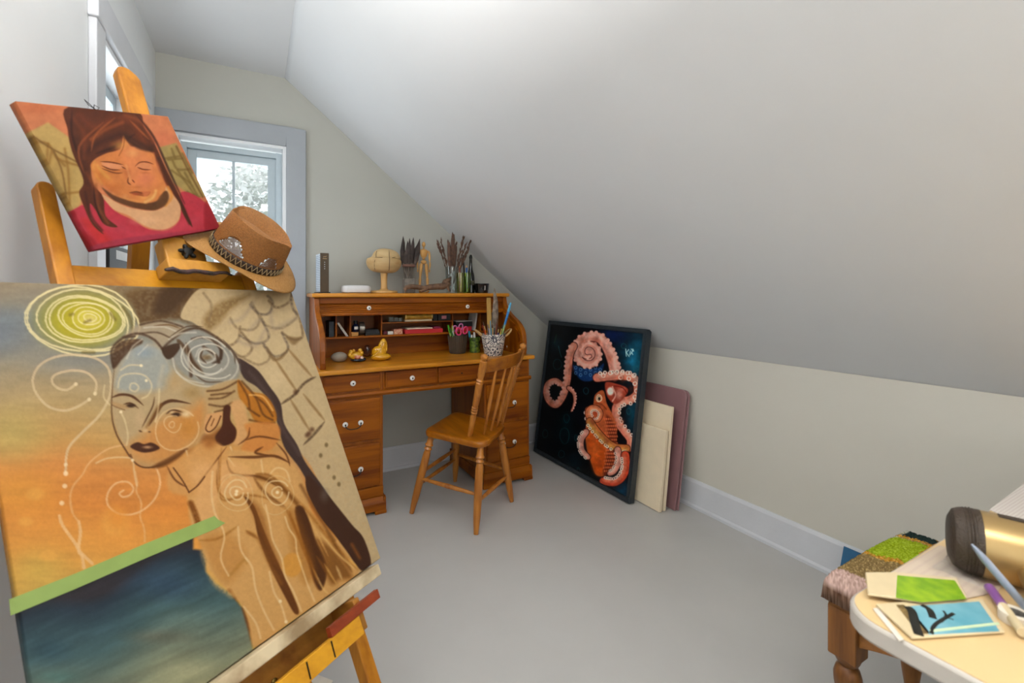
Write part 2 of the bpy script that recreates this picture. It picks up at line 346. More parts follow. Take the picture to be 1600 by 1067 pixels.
# ---- the winged woman
def paint_big():
    p = Painter(E(-.026, 0), EW, EH, .635, .772, .00145, '9c8358')
    y = p.y; ys = [400, 450, 500, 545, 590, 640, 690, 730, 790, 860, 940, 1300]
    cs = np.array([hexc(c) for c in ['8f7f68', '8b7d68', '7d7a70', '827d70', '96866a', 'a58c60', 'b08a52', 'ba8044', 'c17f3a', 'c48c42', 'b8964c', 'b09450']])
    p.c = np.stack([np.interp(y+8*np.sin(p.x*.02), ys, cs[:, k]) for k in range(3)], 1)
    p.B('6b727c', -20, 520, 120, 60, .75); p.B('6f7578', 10, 500, 90, 30, .5); p.B('74787c', 120, 565, 130, 34, .45)
    p.B('a8985c', 20, 680, 90, 70, .6); p.B('c08a3a', 30, 770, 110, 60, .6); p.B('b4984c', 60, 890, 70, 50, .6); p.B('b8783a', 170, 770, 120, 50, .6)
    p.wash(.045, .02, .09, 4); p.wash(.025, .02, .2, 8)
    for q in [(55, 772, 20, 14), (75, 868, 20, 12), (180, 815, 30, 30), (40, 815, 16, 10)]: p.B('d09a4c', *q, a=.6, hard=.4)
    # brown sky
    p.view(150, 440, 3.333)
    p.A('5a4020', '150,60 300,30 400,10 520,10 600,30 560,90 470,120 450,180 520,225 600,260 640,300 540,250 430,200 330,205 230,225 200,150', .9, 30, rough=.35)
    p.A('6b5432', '-100,20 150,10 260,20 200,80 100,70 0,40', .6, 40, rough=.5)
    p.A('3f2a18', '330,60 400,15 500,30 450,110 380,170 300,160', .7, 40)
    # sun
    p.view(0, 420, 3.333)
    p.B('8f8a28', 425, 265, 320, 210, .85, .35); p.B('a89a22', 440, 270, 230, 150, .8, .4); p.B('c2b34a', 460, 260, 110, 75, .7, .3); p.B('cbb88c', 470, 265, 60, 40, .6)
    for k, (rx, ry) in enumerate([(292, 182), (285, 172), (248, 150), (205, 122), (190, 112), (140, 90), (125, 80), (85, 58), (58, 36), (34, 20)]):
        p.ring('d2c294', 9 if k < 6 else 7, 424+(k*5), 268-k*1.5, rx, ry, .85, 8, .035, k)
    for q in ['365,240 380,235', '575,230 600,265', '430,435 490,435', '640,200 680,260 690,330', '440,280 470,268']: p.S_('5a4a18', 12, q, .6, 14)
    # left swirls
    p.S_('c2ab88', 13, '395,600 350,630 300,620 270,585 290,550 370,530 450,540 500,590 495,650', .8)
    p.S_('c2ab88', 13, '465,680 400,720 330,738 250,715 190,650 170,580 200,510 270,465 370,447 480,460 550,500 575,560 572,660 520,760 430,850 365,920 345,980 342,1060', .75)
    for q in [(395, 600), (495, 650), (465, 680), (342, 1020), (342, 1062)]: p.B('d2bc98', *q, 13, a=.9, hard=.5)
    p.view(0, 740, 3.2625)
    for q in [(335, 0), (330, 63), (315, 150)]: p.B('d6b892', *q, 16, a=.9, hard=.5)
    p.S_('cfa878', 16, '303,215 320,265 380,350 410,400 470,458', .85); p.S_('cfa878', 16, '428,480 418,420 400,390 410,300 402,245', .85)
    p.S_('c9a070', 9, '402,245 370,200 358,120 375,60 420,5 460,-60 560,-130 680,-150', .7)
    p.S_('cfa87c', 10, '630,85 610,100 625,118 660,110 680,75 650,42 590,50 550,100 550,160 610,205 700,200 780,140 815,60 805,-10 770,-60', .75)
    p.S_('c9a070', 9, '690,-10 700,50 695,90 720,150 715,220 735,280 738,345', .65)
    p.B('c0782c', 600, 220, 90, 100, .5)
    # wing
    p.view(300, 440, 3.333)
    p.A('b09a76', '-60,180 0,70 80,25 300,0 700,-20 1050,700 1100,1560 900,1560 740,1250 620,960 480,800 400,560 300,470 130,300 60,250 0,210', 1, 8, rough=.08)
    p.A('7a6038', '60,190 140,110 240,80 300,70 200,150 130,230 80,250', .8, 30, rough=.4)
    p.B('c2ab86', 430, 500, 160, 120, .5); p.B('bda57e', 640, 720, 130, 150, .4); p.B('a89070', 560, 950, 200, 200, .4)
    fe = ['130,290 190,332 240,300 250,235', '200,190 235,240 320,248 352,190 310,110', '305,120 345,165 400,165 420,110 395,75', '400,100 440,135 500,110 520,70', '355,180 390,230 470,240 550,180 530,150',
          '250,280 330,322 400,290 362,195', '182,335 260,392 312,345 255,260', '270,400 350,432 405,395 375,335', '370,320 430,390 500,352 470,270', '470,265 520,300 575,285 560,190', '60,60 100,120 90,200', '545,170 520,120 520,60']
    for f in fe[:10]: p.A('b9a37e', f, .55, 14)
    for k, f in enumerate(fe): p.S_(['6a553c', '7a664a', '5e5044'][k % 3], 11, f, .8, 12, rough=.5)
    for f in ['240,310 330,330 380,250', '200,210 260,190 320,110', '300,250 350,200', '410,160 430,240 540,190']: p.S_('8f8070', 18, f, .45, 22)
    p.A('6b512e', '390,340 440,400 500,350 470,400 420,410', .7, 12); p.A('6b512e', '490,285 530,330 570,290 540,290', .6, 14)
    for q in ['500,350 560,420 625,495', '430,400 490,490 545,570', '510,610 560,690 612,775', '580,585 640,660 690,722']: p.S_('7a5c34', 12, q, .75, 12, 2)
    for q in ['540,580 590,525 645,495', '460,640 520,600 560,565', '580,850 640,790 690,730']: p.S_('4f3c28', 13, q, .85, 10, 2, rough=.4)
    for q in [(610, 790), (600, 800), (540, 575), (625, 770)]: p.B('4a2c18', *q, 22, a=.7)
    for q in [(700, 850), (670, 905), (710, 965), (740, 1020), (765, 1055)]: p.B('6a5836', *q, 14, 18, a=.8, hard=.3)
    # brown spine of the wing
    p.A('41302a', '235,400 300,430 350,470 400,540 460,630 480,740 545,845 590,940 690,1080 760,1200 640,1100 560,970 480,860 440,720 400,620 340,550 270,500', 1, 8)
    p.S_('5c4a44', 16, '300,470 380,570 440,680 480,780 560,900', .5, 20)
    # face
    p.view(150, 440, 3.333)
    p.A('a38d6a', '90,480 80,640 110,780 160,870 200,930 250,965 300,965 360,945 450,890 560,820 590,700 575,560 420,480 320,330 200,350 130,420', .85, 14)
    p.A('8e928e', '110,470 190,340 300,325 370,390 390,480 340,560 120,570', .8, 40); p.B('7d8890', 250, 370, 90, 50, .6)
    p.A('b5793a', '330,720 480,660 560,620 570,760 470,880 340,950 210,930 170,860 240,800', .75, 70); p.B('a9742c', 480, 760, 80, 90, .6); p.B('a8885a', 400, 520, 90, 70, .5); p.B('8a6a38', 500, 580, 80, 60, .5)
    p.B('b89a76', 230, 720, 50, 80, .5); p.B('b98a58', 260, 900, 90, 40, .5)
    p.S_('c4ae8c', 14, '350,440 330,520 320,600', .35, 24)
    # hair over the brow
    p.A('85827a', '400,390 430,300 520,250 620,290 720,370 750,450 720,520 600,545 500,510 430,450', .85, 20)
    p.A('9c8a70', '220,225 330,205 420,215 470,245 380,310 330,340 260,280 150,290', .8, 20)
    p.A('4a301a', '85,445 85,370 130,310 230,300 240,320 190,350 140,400 100,450', .9, 10, rough=.3)
    for q, wd in [('140,290 220,270 300,300 345,350', 12), ('230,270 320,265 400,300', 7), ('230,225 340,205 450,235', 9), ('90,440 80,360 130,300 200,285', 12), ('345,350 410,290 480,250 545,245 620,285 700,350 745,420', 12), ('430,310 485,380 495,490', 18), ('500,300 560,290 640,330 650,400', 12), ('560,340 620,380 640,420', 16)]: p.S_('46301e', wd, q, .85, 9, rough=.25)
    p.A('3c2614', '345,350 420,320 440,340 400,395 365,400', .9, 8)
    for q, wd in [('400,400 420,470 500,530 600,545 700,510 740,440 700,360', 9), ('520,390 540,350 600,355 620,400 570,425 530,410', 8), ('470,330 490,440 560,490 660,460 690,400 640,330 560,290', 9), ('440,330 470,420 530,500', 8), ('250,240 350,235 420,260', 8), ('240,300 190,340 160,400', 7), ('270,330 220,380', 6), ('560,400 590,380 610,400', 7), ('380,300 440,270 520,265', 8), ('420,470 470,510 560,530', 7)]: p.S_('b8b0a0', wd, q, .7, 8)
    p.B('6a5230', 575, 395, 50, 26, .8)
    # hair bun
    p.A('a68a60', '575,560 740,510 745,620 670,680 590,650', .9, 12)
    for q in ['580,570 660,560 735,520', '590,610 660,605 720,570', '590,640 660,650 710,630', '600,590 700,580', '620,680 690,660']: p.S_('553618', 10, q, .8, 9, rough=.2)
    p.A('a0661c', '740,510 800,570 880,590 930,660 935,730 840,735 790,660 745,600', .95, 10)
    for q in ['745,520 790,600 800,660', '760,520 830,600 870,690 920,720', '820,590 880,640 920,700', '800,720 880,738 930,735', '790,660 850,700']: p.S_('5a3410', 11, q, .8, 9, rough=.2)
    p.S_('c89a58', 10, '800,590 870,600 920,670', .7)
    p.A('bd9060', '700,640 760,620 790,720 780,830 720,850 730,760', .8, 14)
    p.A('b5773a', '780,740 930,735 960,800 900,880 760,880 790,800', .85, 14)
    for q, wd, c in [('470,320 500,410 560,480', 20, '4a3018'), ('600,300 650,350 645,405 605,425', 16, '3e2a1a'), ('560,350 545,390 575,425', 10, '4a3420'), ('420,300 450,330 470,380', 14, '5a4630'), ('660,300 715,370 725,430', 9, '5a4a3a'), ('500,470 570,520 660,520', 8, '5c4a38'), ('380,290 470,235 560,235', 6, '4a3420'), ('300,230 380,225 440,245', 7, '6a4a2a')]: p.S_(c, wd, q, .85, wd*.7, 2)
    for r in (44, 78, 108): p.ring('c2baa8', 8, 582, 400, r*1.25, r, .7, 20, .05, r, 20, 300)
    p.A('7a481c', '560,800 600,790 650,760 640,850 580,885 540,860', .75, 26); p.A('8a5a28', '470,880 540,850 640,880 620,960 520,930', .5, 30)
    # ear and its drop
    p.A('b98c5c', '565,780 572,700 610,685 665,682 640,740 595,788', 1, 8); p.S_('5a3414', 8, '600,700 572,760 590,782 625,755 650,700', .9); p.S_('6a4018', 6, '615,715 600,750', .9)
    p.A('48240f', '665,655 700,650 700,720 732,775 715,835 650,855 620,810 655,750', 1, 8)
    # features
    for q, wd in [('95,460 85,560 82,690 105,790 150,870 195,935 240,965 300,965 370,940 450,890 480,870', 8), ('80,605 130,588 190,598 248,645', 13), ('142,640 180,632 222,660', 7), ('305,600 295,650 265,710 240,758', 7), ('275,752 310,690 345,640 400,620 495,636', 17), ('365,690 400,668 455,682', 9), ('222,775 240,782', 8)]: p.S_('4c2c14', wd, q, .9, 6, 2)
    p.A('6f4a20', '262,758 320,690 345,640 325,640 290,700', .8, 16); p.A('5f3814', '290,965 380,915 470,865 440,910 350,965', .85, 14)
    p.A('a07a50', '80,625 140,640 170,660 110,655', .6, 10); p.S_('6a4a28', 6, '80,640 110,655 150,668', .6)
    p.B('38200f', 182, 645, 34, 16, .95, .3); p.B('38200f', 418, 692, 36, 16, .95, .3); p.B('cdb894', 470, 690, 46, 28, .8); p.B('c8ae88', 395, 680, 20, 10, .7); p.B('38200f', 278, 782, 12, 7, .8); p.B('c4a880', 258, 776, 22, 14, .7)
    p.A('40200f', '178,860 215,836 250,846 290,838 332,866 290,886 235,888', .95, 7); p.B('b08c68', 268, 862, 42, 13, .9)
    p.S_('5a3414', 8, '180,900 190,930', .7)
    # white line work on the face
    p.ring('c9ab80', 8, 420, 770, 112, 110, .6, 0, .03, 4, -20, 320); p.ring('c9ab80', 7, 400, 740, 42, 46, .6, 0, .06, 5, 0, 300); p.ring('c9ab80', 7, 395, 745, 14, 16, .6, 0, .06, 6)
    for q in ['180,535 178,560 205,572 222,550 205,530 185,530', '115,550 130,495 190,478 255,490 290,540 272,590 240,608', '130,460 175,435 240,437', '130,680 152,730 166,800 160,850', '45,540 40,600 70,640', '0,945 60,920 150,915 190,930 200,1000 212,1062', '330,560 325,650 310,730', '470,880 500,990 520,1040', '700,860 725,930 740,980']: p.S_('ccb690', 8, q, .65, 7)
    for q in [(262, 515), (235, 437), (130, 678), (190, 930)]: p.B('d8c4a0', *q, 11, a=.9, hard=.4)
    # neck and drapery
    p.view(280, 740, 3.262)
    p.A('b98f58', '40,95 60,40 20,-60 130,-90 300,-120 560,-60 640,60 680,200 800,330 930,490 560,760 380,885 335,700 250,600 150,480 110,360 60,250', .95, 14)
    p.view(150, 440, 3.333)
    p.A('b98a52', '480,900 560,830 650,850 690,930 650,1100 400,1100 380,980', .9, 20); p.B('8a5420', 590, 840, 60, 50, .7); p.B('c09460', 540, 960, 90, 80, .5)
    for q, wd in [('370,960 410,1030 470,1070', 9), ('520,1067 590,980 680,860', 7), ('640,920 630,1060', 7), ('690,912 820,914 930,908 1010,945', 14), ('680,930 715,1000 850,1015 940,1062', 12), ('780,825 850,806 960,825', 9), ('870,860 830,890 900,905', 12), ('740,850 790,810 800,760', 8), ('940,840 990,900 1010,960', 8)]: p.S_('5a3212', wd, q, .9, 8, 2)
    p.A('c0955c', '700,930 830,935 930,930 1000,970 1000,1060 860,1010 730,990', .6, 14)
    for q in ['690,920 720,960', '860,930 870,1000', '900,1010 940,970 990,985 1010,1040', '640,1040 690,1005 760,1020 775,1065']: p.S_('cdb083', 8, q, .7, 7)
    p.view(280, 740, 3.262)
    p.A('c89a66', '60,-10 190,-60 330,-40 390,60 330,110 210,120 180,220 100,330 60,200 90,90', .6, 40)
    p.A('41281a', '650,85 655,10 740,90 800,160 880,260 940,330 978,458 930,495 850,390 790,310 715,215', 1, 8); p.B('6a6058', 740, 110, 40, 60, .5); p.S_('7a4a1c', 16, '880,360 920,430', .8, 14)
    p.A('6a3c12', '590,190 640,180 690,330 750,470 725,590 690,560 650,420', .95, 14, rough=.2)
    p.A('5a320f', '330,115 380,160 425,270 475,390 535,520 608,690 588,712 535,620 465,480 405,330 378,210', .95, 8)
    p.S_('8a5a20', 14, '350,300 400,330 460,460 520,560', .6, 20)
    p.A('4a2a10', '592,190 640,180 692,330 752,475 726,592 690,545 652,420', .9, 12); p.A('6a4012', '700,330 790,390 880,520 820,540 770,560 730,420', .75, 30); p.A('8a5618', '545,200 600,205 690,480 640,560 580,420', .45, 40); p.A('7a4a16', '350,130 420,180 470,330 520,470 470,440 410,290', .5, 30); p.A('9a6426', '110,330 240,300 340,420 250,560 170,480', .35, 50)
    p.S_('6a4010', 24, '400,15 500,50 600,150', .8, 20); p.S_('5a3410', 16, '620,60 700,200 790,340', .6, 16)
    for q, wd, c in [('215,-130 205,20 215,130 300,120 330,110 430,120 540,180', 12, '8a5a20'), ('190,-20 200,90 260,140', 8, '8a5a20'), ('380,20 440,100 540,170', 14, '6a4014'), ('390,0 480,20 600,160', 12, '7a4c18'), ('100,340 200,330 300,265', 12, '8f6224'), ('340,290 400,330', 14, '7a4c18'), ('620,150 700,250 780,350 910,490', 20, '8f5e20'), ('750,290 830,420 880,500', 16, '6a4012'), ('700,420 790,560', 14, '7a4e18'), ('640,180 700,300 760,420', 10, 'c49a5c'), ('720,300 800,400 900,490', 10, 'c8a468'), ('680,480 730,580 760,610', 10, 'c8a468'), ('800,470 830,540', 12, 'cdb07c'), ('740,460 800,560', 10, 'bd9450'), ('545,180 640,380 710,560', 14, '8a5618'), ('560,190 600,300 660,460', 10, '8a5618'), ('250,530 330,440 345,460', 16, '9a7030'), ('860,430 910,480', 10, 'c89a50')]: p.S_(c, wd, q, .75, wd*.9, 2, rough=.25)
    p.S_('70400f', 30, '58,150 80,200 97,255', .9, 14, rough=.2); p.S_('784512', 24, '255,600 300,680 340,760 358,880', .9, 18, rough=.3); p.S_('5a2c10', 18, '320,690 345,780 350,880', .7, 12)
    p.S_('5a3212', 8, '-30,-30 20,40 50,95', .9); p.S_('5a3212', 8, '50,95 95,60 130,15', .9)
    p.B('bb873c', 575, 465, 56, 68, .95, .8)
    for q in ['440,160 460,250 478,340 522,430 540,520 582,600 622,700', '540,220 560,280 592,330 600,400 632,500 660,580 690,650', '340,430 372,480 390,590 432,700 482,795', '460,500 482,600 520,670 545,755', '170,-10 165,100 182,200 230,310 212,430 252,520', '300,270 312,380 350,445', '330,680 390,760 415,840']: p.S_('cdb084', 9, q, .75, 8)
    for r in (62, 34): p.ring('cdb48a', 8, 293, 98, r, r, .7, 0, .05, r, 0, 330)
    p.ring('c4a878', 6, 290, 100, 90, 90, .5, 0, .04, 2)
    for r in (58, 26): p.ring('cdb48a', 8, 500, 95, r, r*1.1, .7, 0, .05, r, 0, 330)
    p.ring('c4a878', 6, 500, 110, 80, 100, .45, 0, .04, 3)
    for q in [(290, 105), (500, 95), (545, 755), (515, 650), (293, 90)]: p.B('d8c4a0', *q, 12, a=.9, hard=.4)
    # sea
    p.view(0, 740, 3.2625)
    sea = '40,700 560,490 985,320 985,385 1030,390 1050,440 1050,500 1100,560 1170,610 1230,680 1260,780 1280,860 1300,950 1100,1100 500,1500 200,1900 0,1500'
    c0 = p.c.copy(); p.c[:] = hexc('3c5054'); X, Y = p.x, p.y
    dd = (Y-(975-.395*X))                    # below the taped horizon
    ks = [0, 18, 45, 90, 150, 220, 400]; kc = np.array([hexc(c) for c in ['302c30', '2e3a44', '384c52', '465c5c', '6a7262', '888668', '787a64']])
    p.c = np.stack([np.interp(dd+14*np.sin(X*.03), ks, kc[:, k]) for k in range(3)], 1)
    p.B('35495c', 850, 560, 300, 140, .7); p.B('5c5a4c', 800, 830, 260, 60, .6); p.B('2f4650', 250, 900, 200, 120, .6); p.B('9a9878', 950, 1000, 260, 120, .6); p.B('4a6f6a', 300, 1040, 200, 60, .5)
    p.wash(.14, .012, .06, 12, -24); p.wash(.06, .02, .2, 14, -24)
    cs_ = p.c.copy(); p.c = c0.copy(); one = np.zeros_like(c0); keep = p.c; p.c = one; p.A('ffffff', sea, 1, 14, False); m = p.c/255.; p.c = c0*(1-m)+cs_*m
    p.S_('c09a60', 26, '1035,400 1060,480 1100,560 1180,620', .7, 26, rough=.6)
    p.wash(.035, .25, .25, 21)
    return p

# ---- the girl with closed eyes
def paint_girl(TL, w, h, Ww, Hh):
    p = Painter(TL, w, h, Ww, Hh, .0013, 'b5714c'); p.wash(.06, .03, .03, 2)
    p.view(0, 60, 2.667)
    p.B('a85c38', 150, 290, 160, 40, .5); p.B('b8674a', 680, 420, 80, 60, .5)
    p.A('a98d56', '60,380 130,385 200,350 300,420 360,600 335,690 300,745 180,640', 1, 8, False); p.A('94804e', '660,455 735,435 860,660 800,660 720,600', 1, 8, False)
    for q in ['130,430 200,440 240,500 330,530', '200,440 195,510 190,560', '270,460 285,560 290,700', '240,500 270,530', '150,420 210,590 290,760', '190,560 240,640 330,640', '215,470 205,520', '100,420 150,480 215,610', '240,630 300,720']: p.S_('7a541c', 9, q, .7, 10)
    p.A('8f7640', '100,420 145,420 300,750 290,770', .6, 12, False)
    for q in ['715,460 730,500', '690,500 750,490', '720,510 740,545 790,545', '715,550 790,600', '740,550 810,650', '760,480 800,560', '700,505 760,500', '770,560 820,650', '780,640 830,660']: p.S_('6b5626', 9, q, .7, 8)
    p.A('a83440', '290,745 330,700 375,690 430,670 480,720 560,760 620,795 700,800 750,750 755,640 850,680 900,780 900,820 330,900', 1, 6)
    p.A('8f1e24', '285,750 310,720 330,780 400,850 380,900 320,900', .85, 12); p.A('8a1c26', '860,680 920,790 860,810 850,740', .8, 10); p.A('b04552', '430,780 600,830 800,790 820,740 600,810 480,760', .5, 30); p.A('b02a20', '340,760 420,860 470,850 380,760', .5, 20)
    p.A('8a3446', '450,845 700,810 900,795 900,815 600,845 330,895', .6, 8)
    for q, wd in [('60,330 130,470 220,640 290,770', 8), ('225,470 260,560 280,690', 7), ('130,400 200,450 330,520', 6), ('735,450 790,560 845,660', 6)]: p.S_('5e3e14', wd, q, .8, 8)
    for k in range(5): p.S_('8a6a34', 30, [(150+35*k, 430+20*k), (190+25*k, 560+22*k)], .25, 30, smooth=False)
    # hair mass
    p.A('552a14', '285,285 560,300 600,370 640,430 690,540 745,650 775,720 802,785 770,745 725,650 690,600 650,500 635,470 560,450 480,470 400,500 380,540 390,610 430,660 440,740 490,785 435,775 395,710 375,690 380,750 432,815 385,775 345,690 330,640 348,590 300,470 282,380', 1, 5)
    for q, wd, c in [('500,330 560,360 600,430 660,520 700,610 740,680', 20, '6e3416'), ('330,320 400,370 470,330', 26, '6a3218'), ('320,420 340,500 370,600', 24, '40200f'), ('520,320 590,350 640,430', 16, '7e4220'), ('350,480 420,430 500,400', 22, '3a1c10'), ('380,420 440,380 510,350', 14, '8a4a22'), ('400,610 410,700 450,770', 12, '7a4424'), ('520,400 580,440 630,455', 16, '3c2012'), ('660,500 700,590 760,700 790,770', 12, '3e2012'), ('300,330 350,400 350,500', 16, '6a3418'), ('355,640 380,740 425,800', 10, '3e2012'), ('360,560 400,640 410,680', 14, '6a3418')]: p.S_(c, wd, q, .7, wd*.9)
    for q, wd, c in [('300,300 300,400 340,520', 10, '2e140a'), ('570,320 640,410 700,540 770,690', 9, '2e140a'), ('400,480 480,450 560,400', 12, '2c140a'), ('430,350 330,450 350,560', 9, '8a4c24'), ('480,330 400,400 380,470', 8, '935428'), ('540,340 620,420', 8, '9a5a2c'), ('390,620 400,700 430,770', 7, '2e140a')]: p.S_(c, wd, q, .75, wd*.8, 2)
    # face
    p.A('b9743e', '515,405 545,450 600,465 640,482 655,540 690,610 692,650 660,690 600,695 530,672 470,640 420,600 388,560 380,520 440,480 500,462', 1, 6)
    p.A('c47a4e', '510,430 600,470 645,520 660,600 600,640 540,620 520,540 500,480', .7, 40); p.B('bb8036', 420, 570, 60, 70, .7); p.B('b88a44', 500, 445, 60, 30, .5); p.B('c0714e', 600, 590, 60, 50, .6); p.B('a9602c', 480, 620, 50, 26, .5); p.B('c48256', 440, 530, 50, 30, .5); p.B('c8884e', 680, 640, 26, 40, .6)
    p.A('c2966e', '425,650 480,680 540,705 640,718 690,690 690,620 720,650 752,700 742,760 690,795 620,788 540,740 470,710', 1, 6); p.B('c8a07c', 600, 760, 90, 30, .5)
    p.A('56341a', '425,622 470,650 520,670 575,684 630,684 668,668 682,640 696,640 698,672 676,700 640,716 580,710 520,694 465,668', .95, 7); p.S_('c08038', 12, '700,620 715,660 690,695', .8, 8); p.A('5e3c1e', '630,714 684,700 704,664 694,636 668,655 648,690', .9, 8); p.B('d09a58', 610, 662, 60, 22, .5); p.S_('c8904e', 9, '470,645 540,672 610,684', .5, 9)
    p.view(100, 180, 7.11)
    p.S_('3c2010', 40, '680,240 760,310 860,365 980,390', .8, 30); p.S_('7a4a1c', 12, '670,250 660,350 610,450', .7, 10)
    p.A('c58662', '430,520 640,550 640,590 520,600 440,560', .8, 14); p.A('bd7e58', '800,570 860,530 960,545 970,600 880,595', .7, 14)
    for q, wd in [('405,515 520,522 655,550', 11), ('420,560 520,602 625,608', 11), ('790,570 840,525 920,520 995,545', 9), ('815,577 880,602 965,605', 10), ('715,690 710,745 745,775', 10), ('755,715 785,750', 9), ('725,860 800,850 850,862 900,880', 10), ('640,570 690,600', 8), ('420,590 560,640 650,640', 9)]: p.S_('5a2a10', wd*1.35, q, .9, 10, 2)
    p.A('7c3c1c', '730,862 860,850 960,850 920,900 840,895', .75, 14); p.A('c8784c', '870,845 960,850 900,910', .6, 20); p.S_('cfa468', 26, '900,965 970,930 1010,880 1020,840', .8, 26); p.B('a0602c', 800, 800, 120, 26, .5); p.B('b0684a', 920, 690, 110, 70, .5); p.B('c48a5e', 680, 900, 80, 40, .4)
    for q in ['500,700 430,640 370,560', '340,520 330,600 420,760']: p.S_('c49a4a', 20, q, .4, 30)
    p.A('a85c2c', '330,620 420,760 560,880 640,900 520,800 400,640', .5, 60); p.B('d09a62', 760, 420, 120, 70, .5); p.B('9a5228', 700, 640, 60, 100, .45); p.S_('e0b080', 14, '690,560 720,660 735,730', .4, 30); p.B('8a4a22', 560, 640, 120, 26, .35); p.B('8a4a22', 900, 640, 90, 22, .35); p.B('a8442c', 790, 880, 60, 20, .4)
    p.wash(.06, .12, .12, 33)
    return p

# ---- the octopus
def paint_octopus(TL, w, h, Ww, Hh):
    p = Painter(TL, w, h, Ww, Hh, .0032, '090d12'); p.view(820, 480, 3.139)
    p.B('105068', 540, 230, 130, 200, .95); p.B('186a86', 540, 270, 70, 100, .6); p.B('0d2350', 440, 140, 120, 70, .8); p.B('12485a', 545, 520, 80, 140, .9); p.B('0b2a30', 200, 600, 80, 120, .5); p.B('103a50', 480, 900, 80, 90, .9); p.B('123038', 150, 180, 60, 60, .6); p.B('0d2b34', 240, 760, 60, 80, .5)
    p.wash(.35, .06, .06, 3)
    for q in [(160, 280, 20, 26), (510, 510, 10, 16), (195, 630, 22, 40), (545, 300, 12, 12), (250, 640, 6, 14), (262, 800, 6, 14), (205, 545, 14, 20), (530, 650, 8, 14), (100, 620, 12, 20), (485, 190, 12, 12), (180, 720, 14, 18), (300, 410, 12, 16)]: p.ring('245a5e', 4, *q, a=.6, seed=int(q[0]))
    p.S_('3a7a7c', 4, '165,190 172,220 180,245', .6); p.S_('2c4a3a', 5, '155,135 145,175', .7)
    for q in ['495,205 498,240', '510,208 498,222 512,242', '518,215 514,235 522,225', '522,205 530,212 524,222 530,232', '530,205 534,215']: p.S_('b8d8d4', 4, q, .9, smooth=False)
    def arm(path, w0, w1, c, hi, dk, n=0, side=1, r=8, sc='e0c4b4', eye=1):
        q = np.array(spline(p.pts(path), 6)); N = len(q); sc_ = p.sc
        v = p.ox, p.oy, p.sc; p.view(0, 0, 1)
        for pas in (0, 1, 2):
            for i in range(N-1):
                f = i/(N-1); wd = (w0+(w1-w0)*f)/sc_
                d = q[i+1]-q[i]; L = np.hypot(*d)+1e-6; nn = np.array([-d[1], d[0]])/L
                if pas == 0: p.S_(dk, wd+2.2, [q[i], q[i+1]], 1, 1.2, smooth=False)
                elif pas == 1: p.S_(c, wd, [q[i], q[i+1]], 1, 1.2, smooth=False)
                else: p.S_(hi, wd*.35, [q[i]+nn*wd*.14*side, q[i+1]+nn*wd*.14*side], .5, wd*.4, smooth=False)
        if n:
            D = np.r_[0, np.cumsum(np.hypot(*np.diff(q, axis=0).T))]
            for k in range(n):
                t = D[-1]*(k+.5)/n; i = min(np.searchsorted(D, t), N-1); i = max(1, i); d = q[i]-q[i-1]; nn = np.array([-d[1], d[0]])/(np.hypot(*d)+1e-6)
                wd = (w0+(w1-w0)*i/N)/sc_; c_ = q[i]+nn*wd*.5*side; rr = r/sc_*(.6+.4*(wd*sc_/max(w0, w1)))
                p.B(sc, c_[0], c_[1], rr, rr, 1, .6); p.B(dk, c_[0], c_[1], rr*.5, rr*.5, .75*eye, .4)
        p.view(*v)
    # blue arm
    p.A('15335c', '232,285 270,352 320,362 372,325 388,275 350,300 290,300', 1, 6)
    for k in range(12): p.ring('5f86a8', 4, 250+(k % 6)*24, 296+(k//6)*26+(10 if k % 2 else 0), 6, 7, .7, seed=k)
    p.B('c48a7a', 310, 225, 56, 56, 1, .75)
    arm('320,240 300,243 284,228 285,200 305,182 335,186 358,212 358,250 330,278 290,276 262,250 256,210 268,170 310,145 365,150 400,190 425,245 440,300 440,335', 14, 52, 'c58472', 'dfae9e', '5a2c28', 30, -1, 12, 'd8a090', 0)
    arm('240,190 222,230 214,290 208,360 190,430 155,478 120,460 104,415 115,375 150,360 178,378', 34, 22, 'c8806a', 'dca08c', '4a201c', 24, 1, 9, 'd8a090', 0)
    arm('215,395 240,420 246,455 238,490 228,510', 18, 4, 'c07a64', 'd8a08c', '3a1814', 9, -1, 6, 'd8a090', 0)
    arm('355,345 420,338 490,335 545,360 552,420 520,452 470,465 446,500 455,560 490,610 518,650 510,690 460,690 400,655 350,600 318,550 312,505', 40, 30, 'c47660', 'd99c86', '4a1c16', 34, -1, 12)
    for k, (x, y) in enumerate([(385, 335), (420, 322), (450, 320), (478, 322), (505, 322), (535, 335), (540, 375), (548, 410), (540, 440), (510, 350), (470, 345)]): p.ring('ecd8c8', 4, x, y, 9, 9, .95, seed=k)
    p.A('96402e', '395,370 450,375 505,400 490,440 445,475 405,440', 1, 6); p.B('e8d2c4', 420, 412, 22, 26, .95, .5); p.B('d8a08e', 462, 428, 26, 40, .8); p.B('c88070', 480, 400, 22, 18, .7); p.S_('6a1c14', 6, '440,385 480,395 500,420', .8); p.S_('e0b09c', 7, '430,390 445,430 430,460', .8)
    # head and mantle
    p.A('b05a34', '345,430 385,408 402,470 432,530 452,600 445,700 432,780 392,826 350,822 328,770 303,690 298,600 312,520 335,480', 1, 5)
    p.A('bc5218', '305,620 370,640 400,720 380,820 345,815 325,760', .9, 26); p.B('c86a34', 345, 700, 40, 70, .6)
    p.A('5a2014', '400,530 450,600 448,720 425,800 385,825 400,740 410,640', .85, 14)
    for i in range(6):
        for j in range(16):
            x = 398+i*10+(j % 2)*5-abs(j-6)*1.2; y = 548+j*17
            if x < 452: p.B('c86a44', x, y, 6, 7, .85, .5)
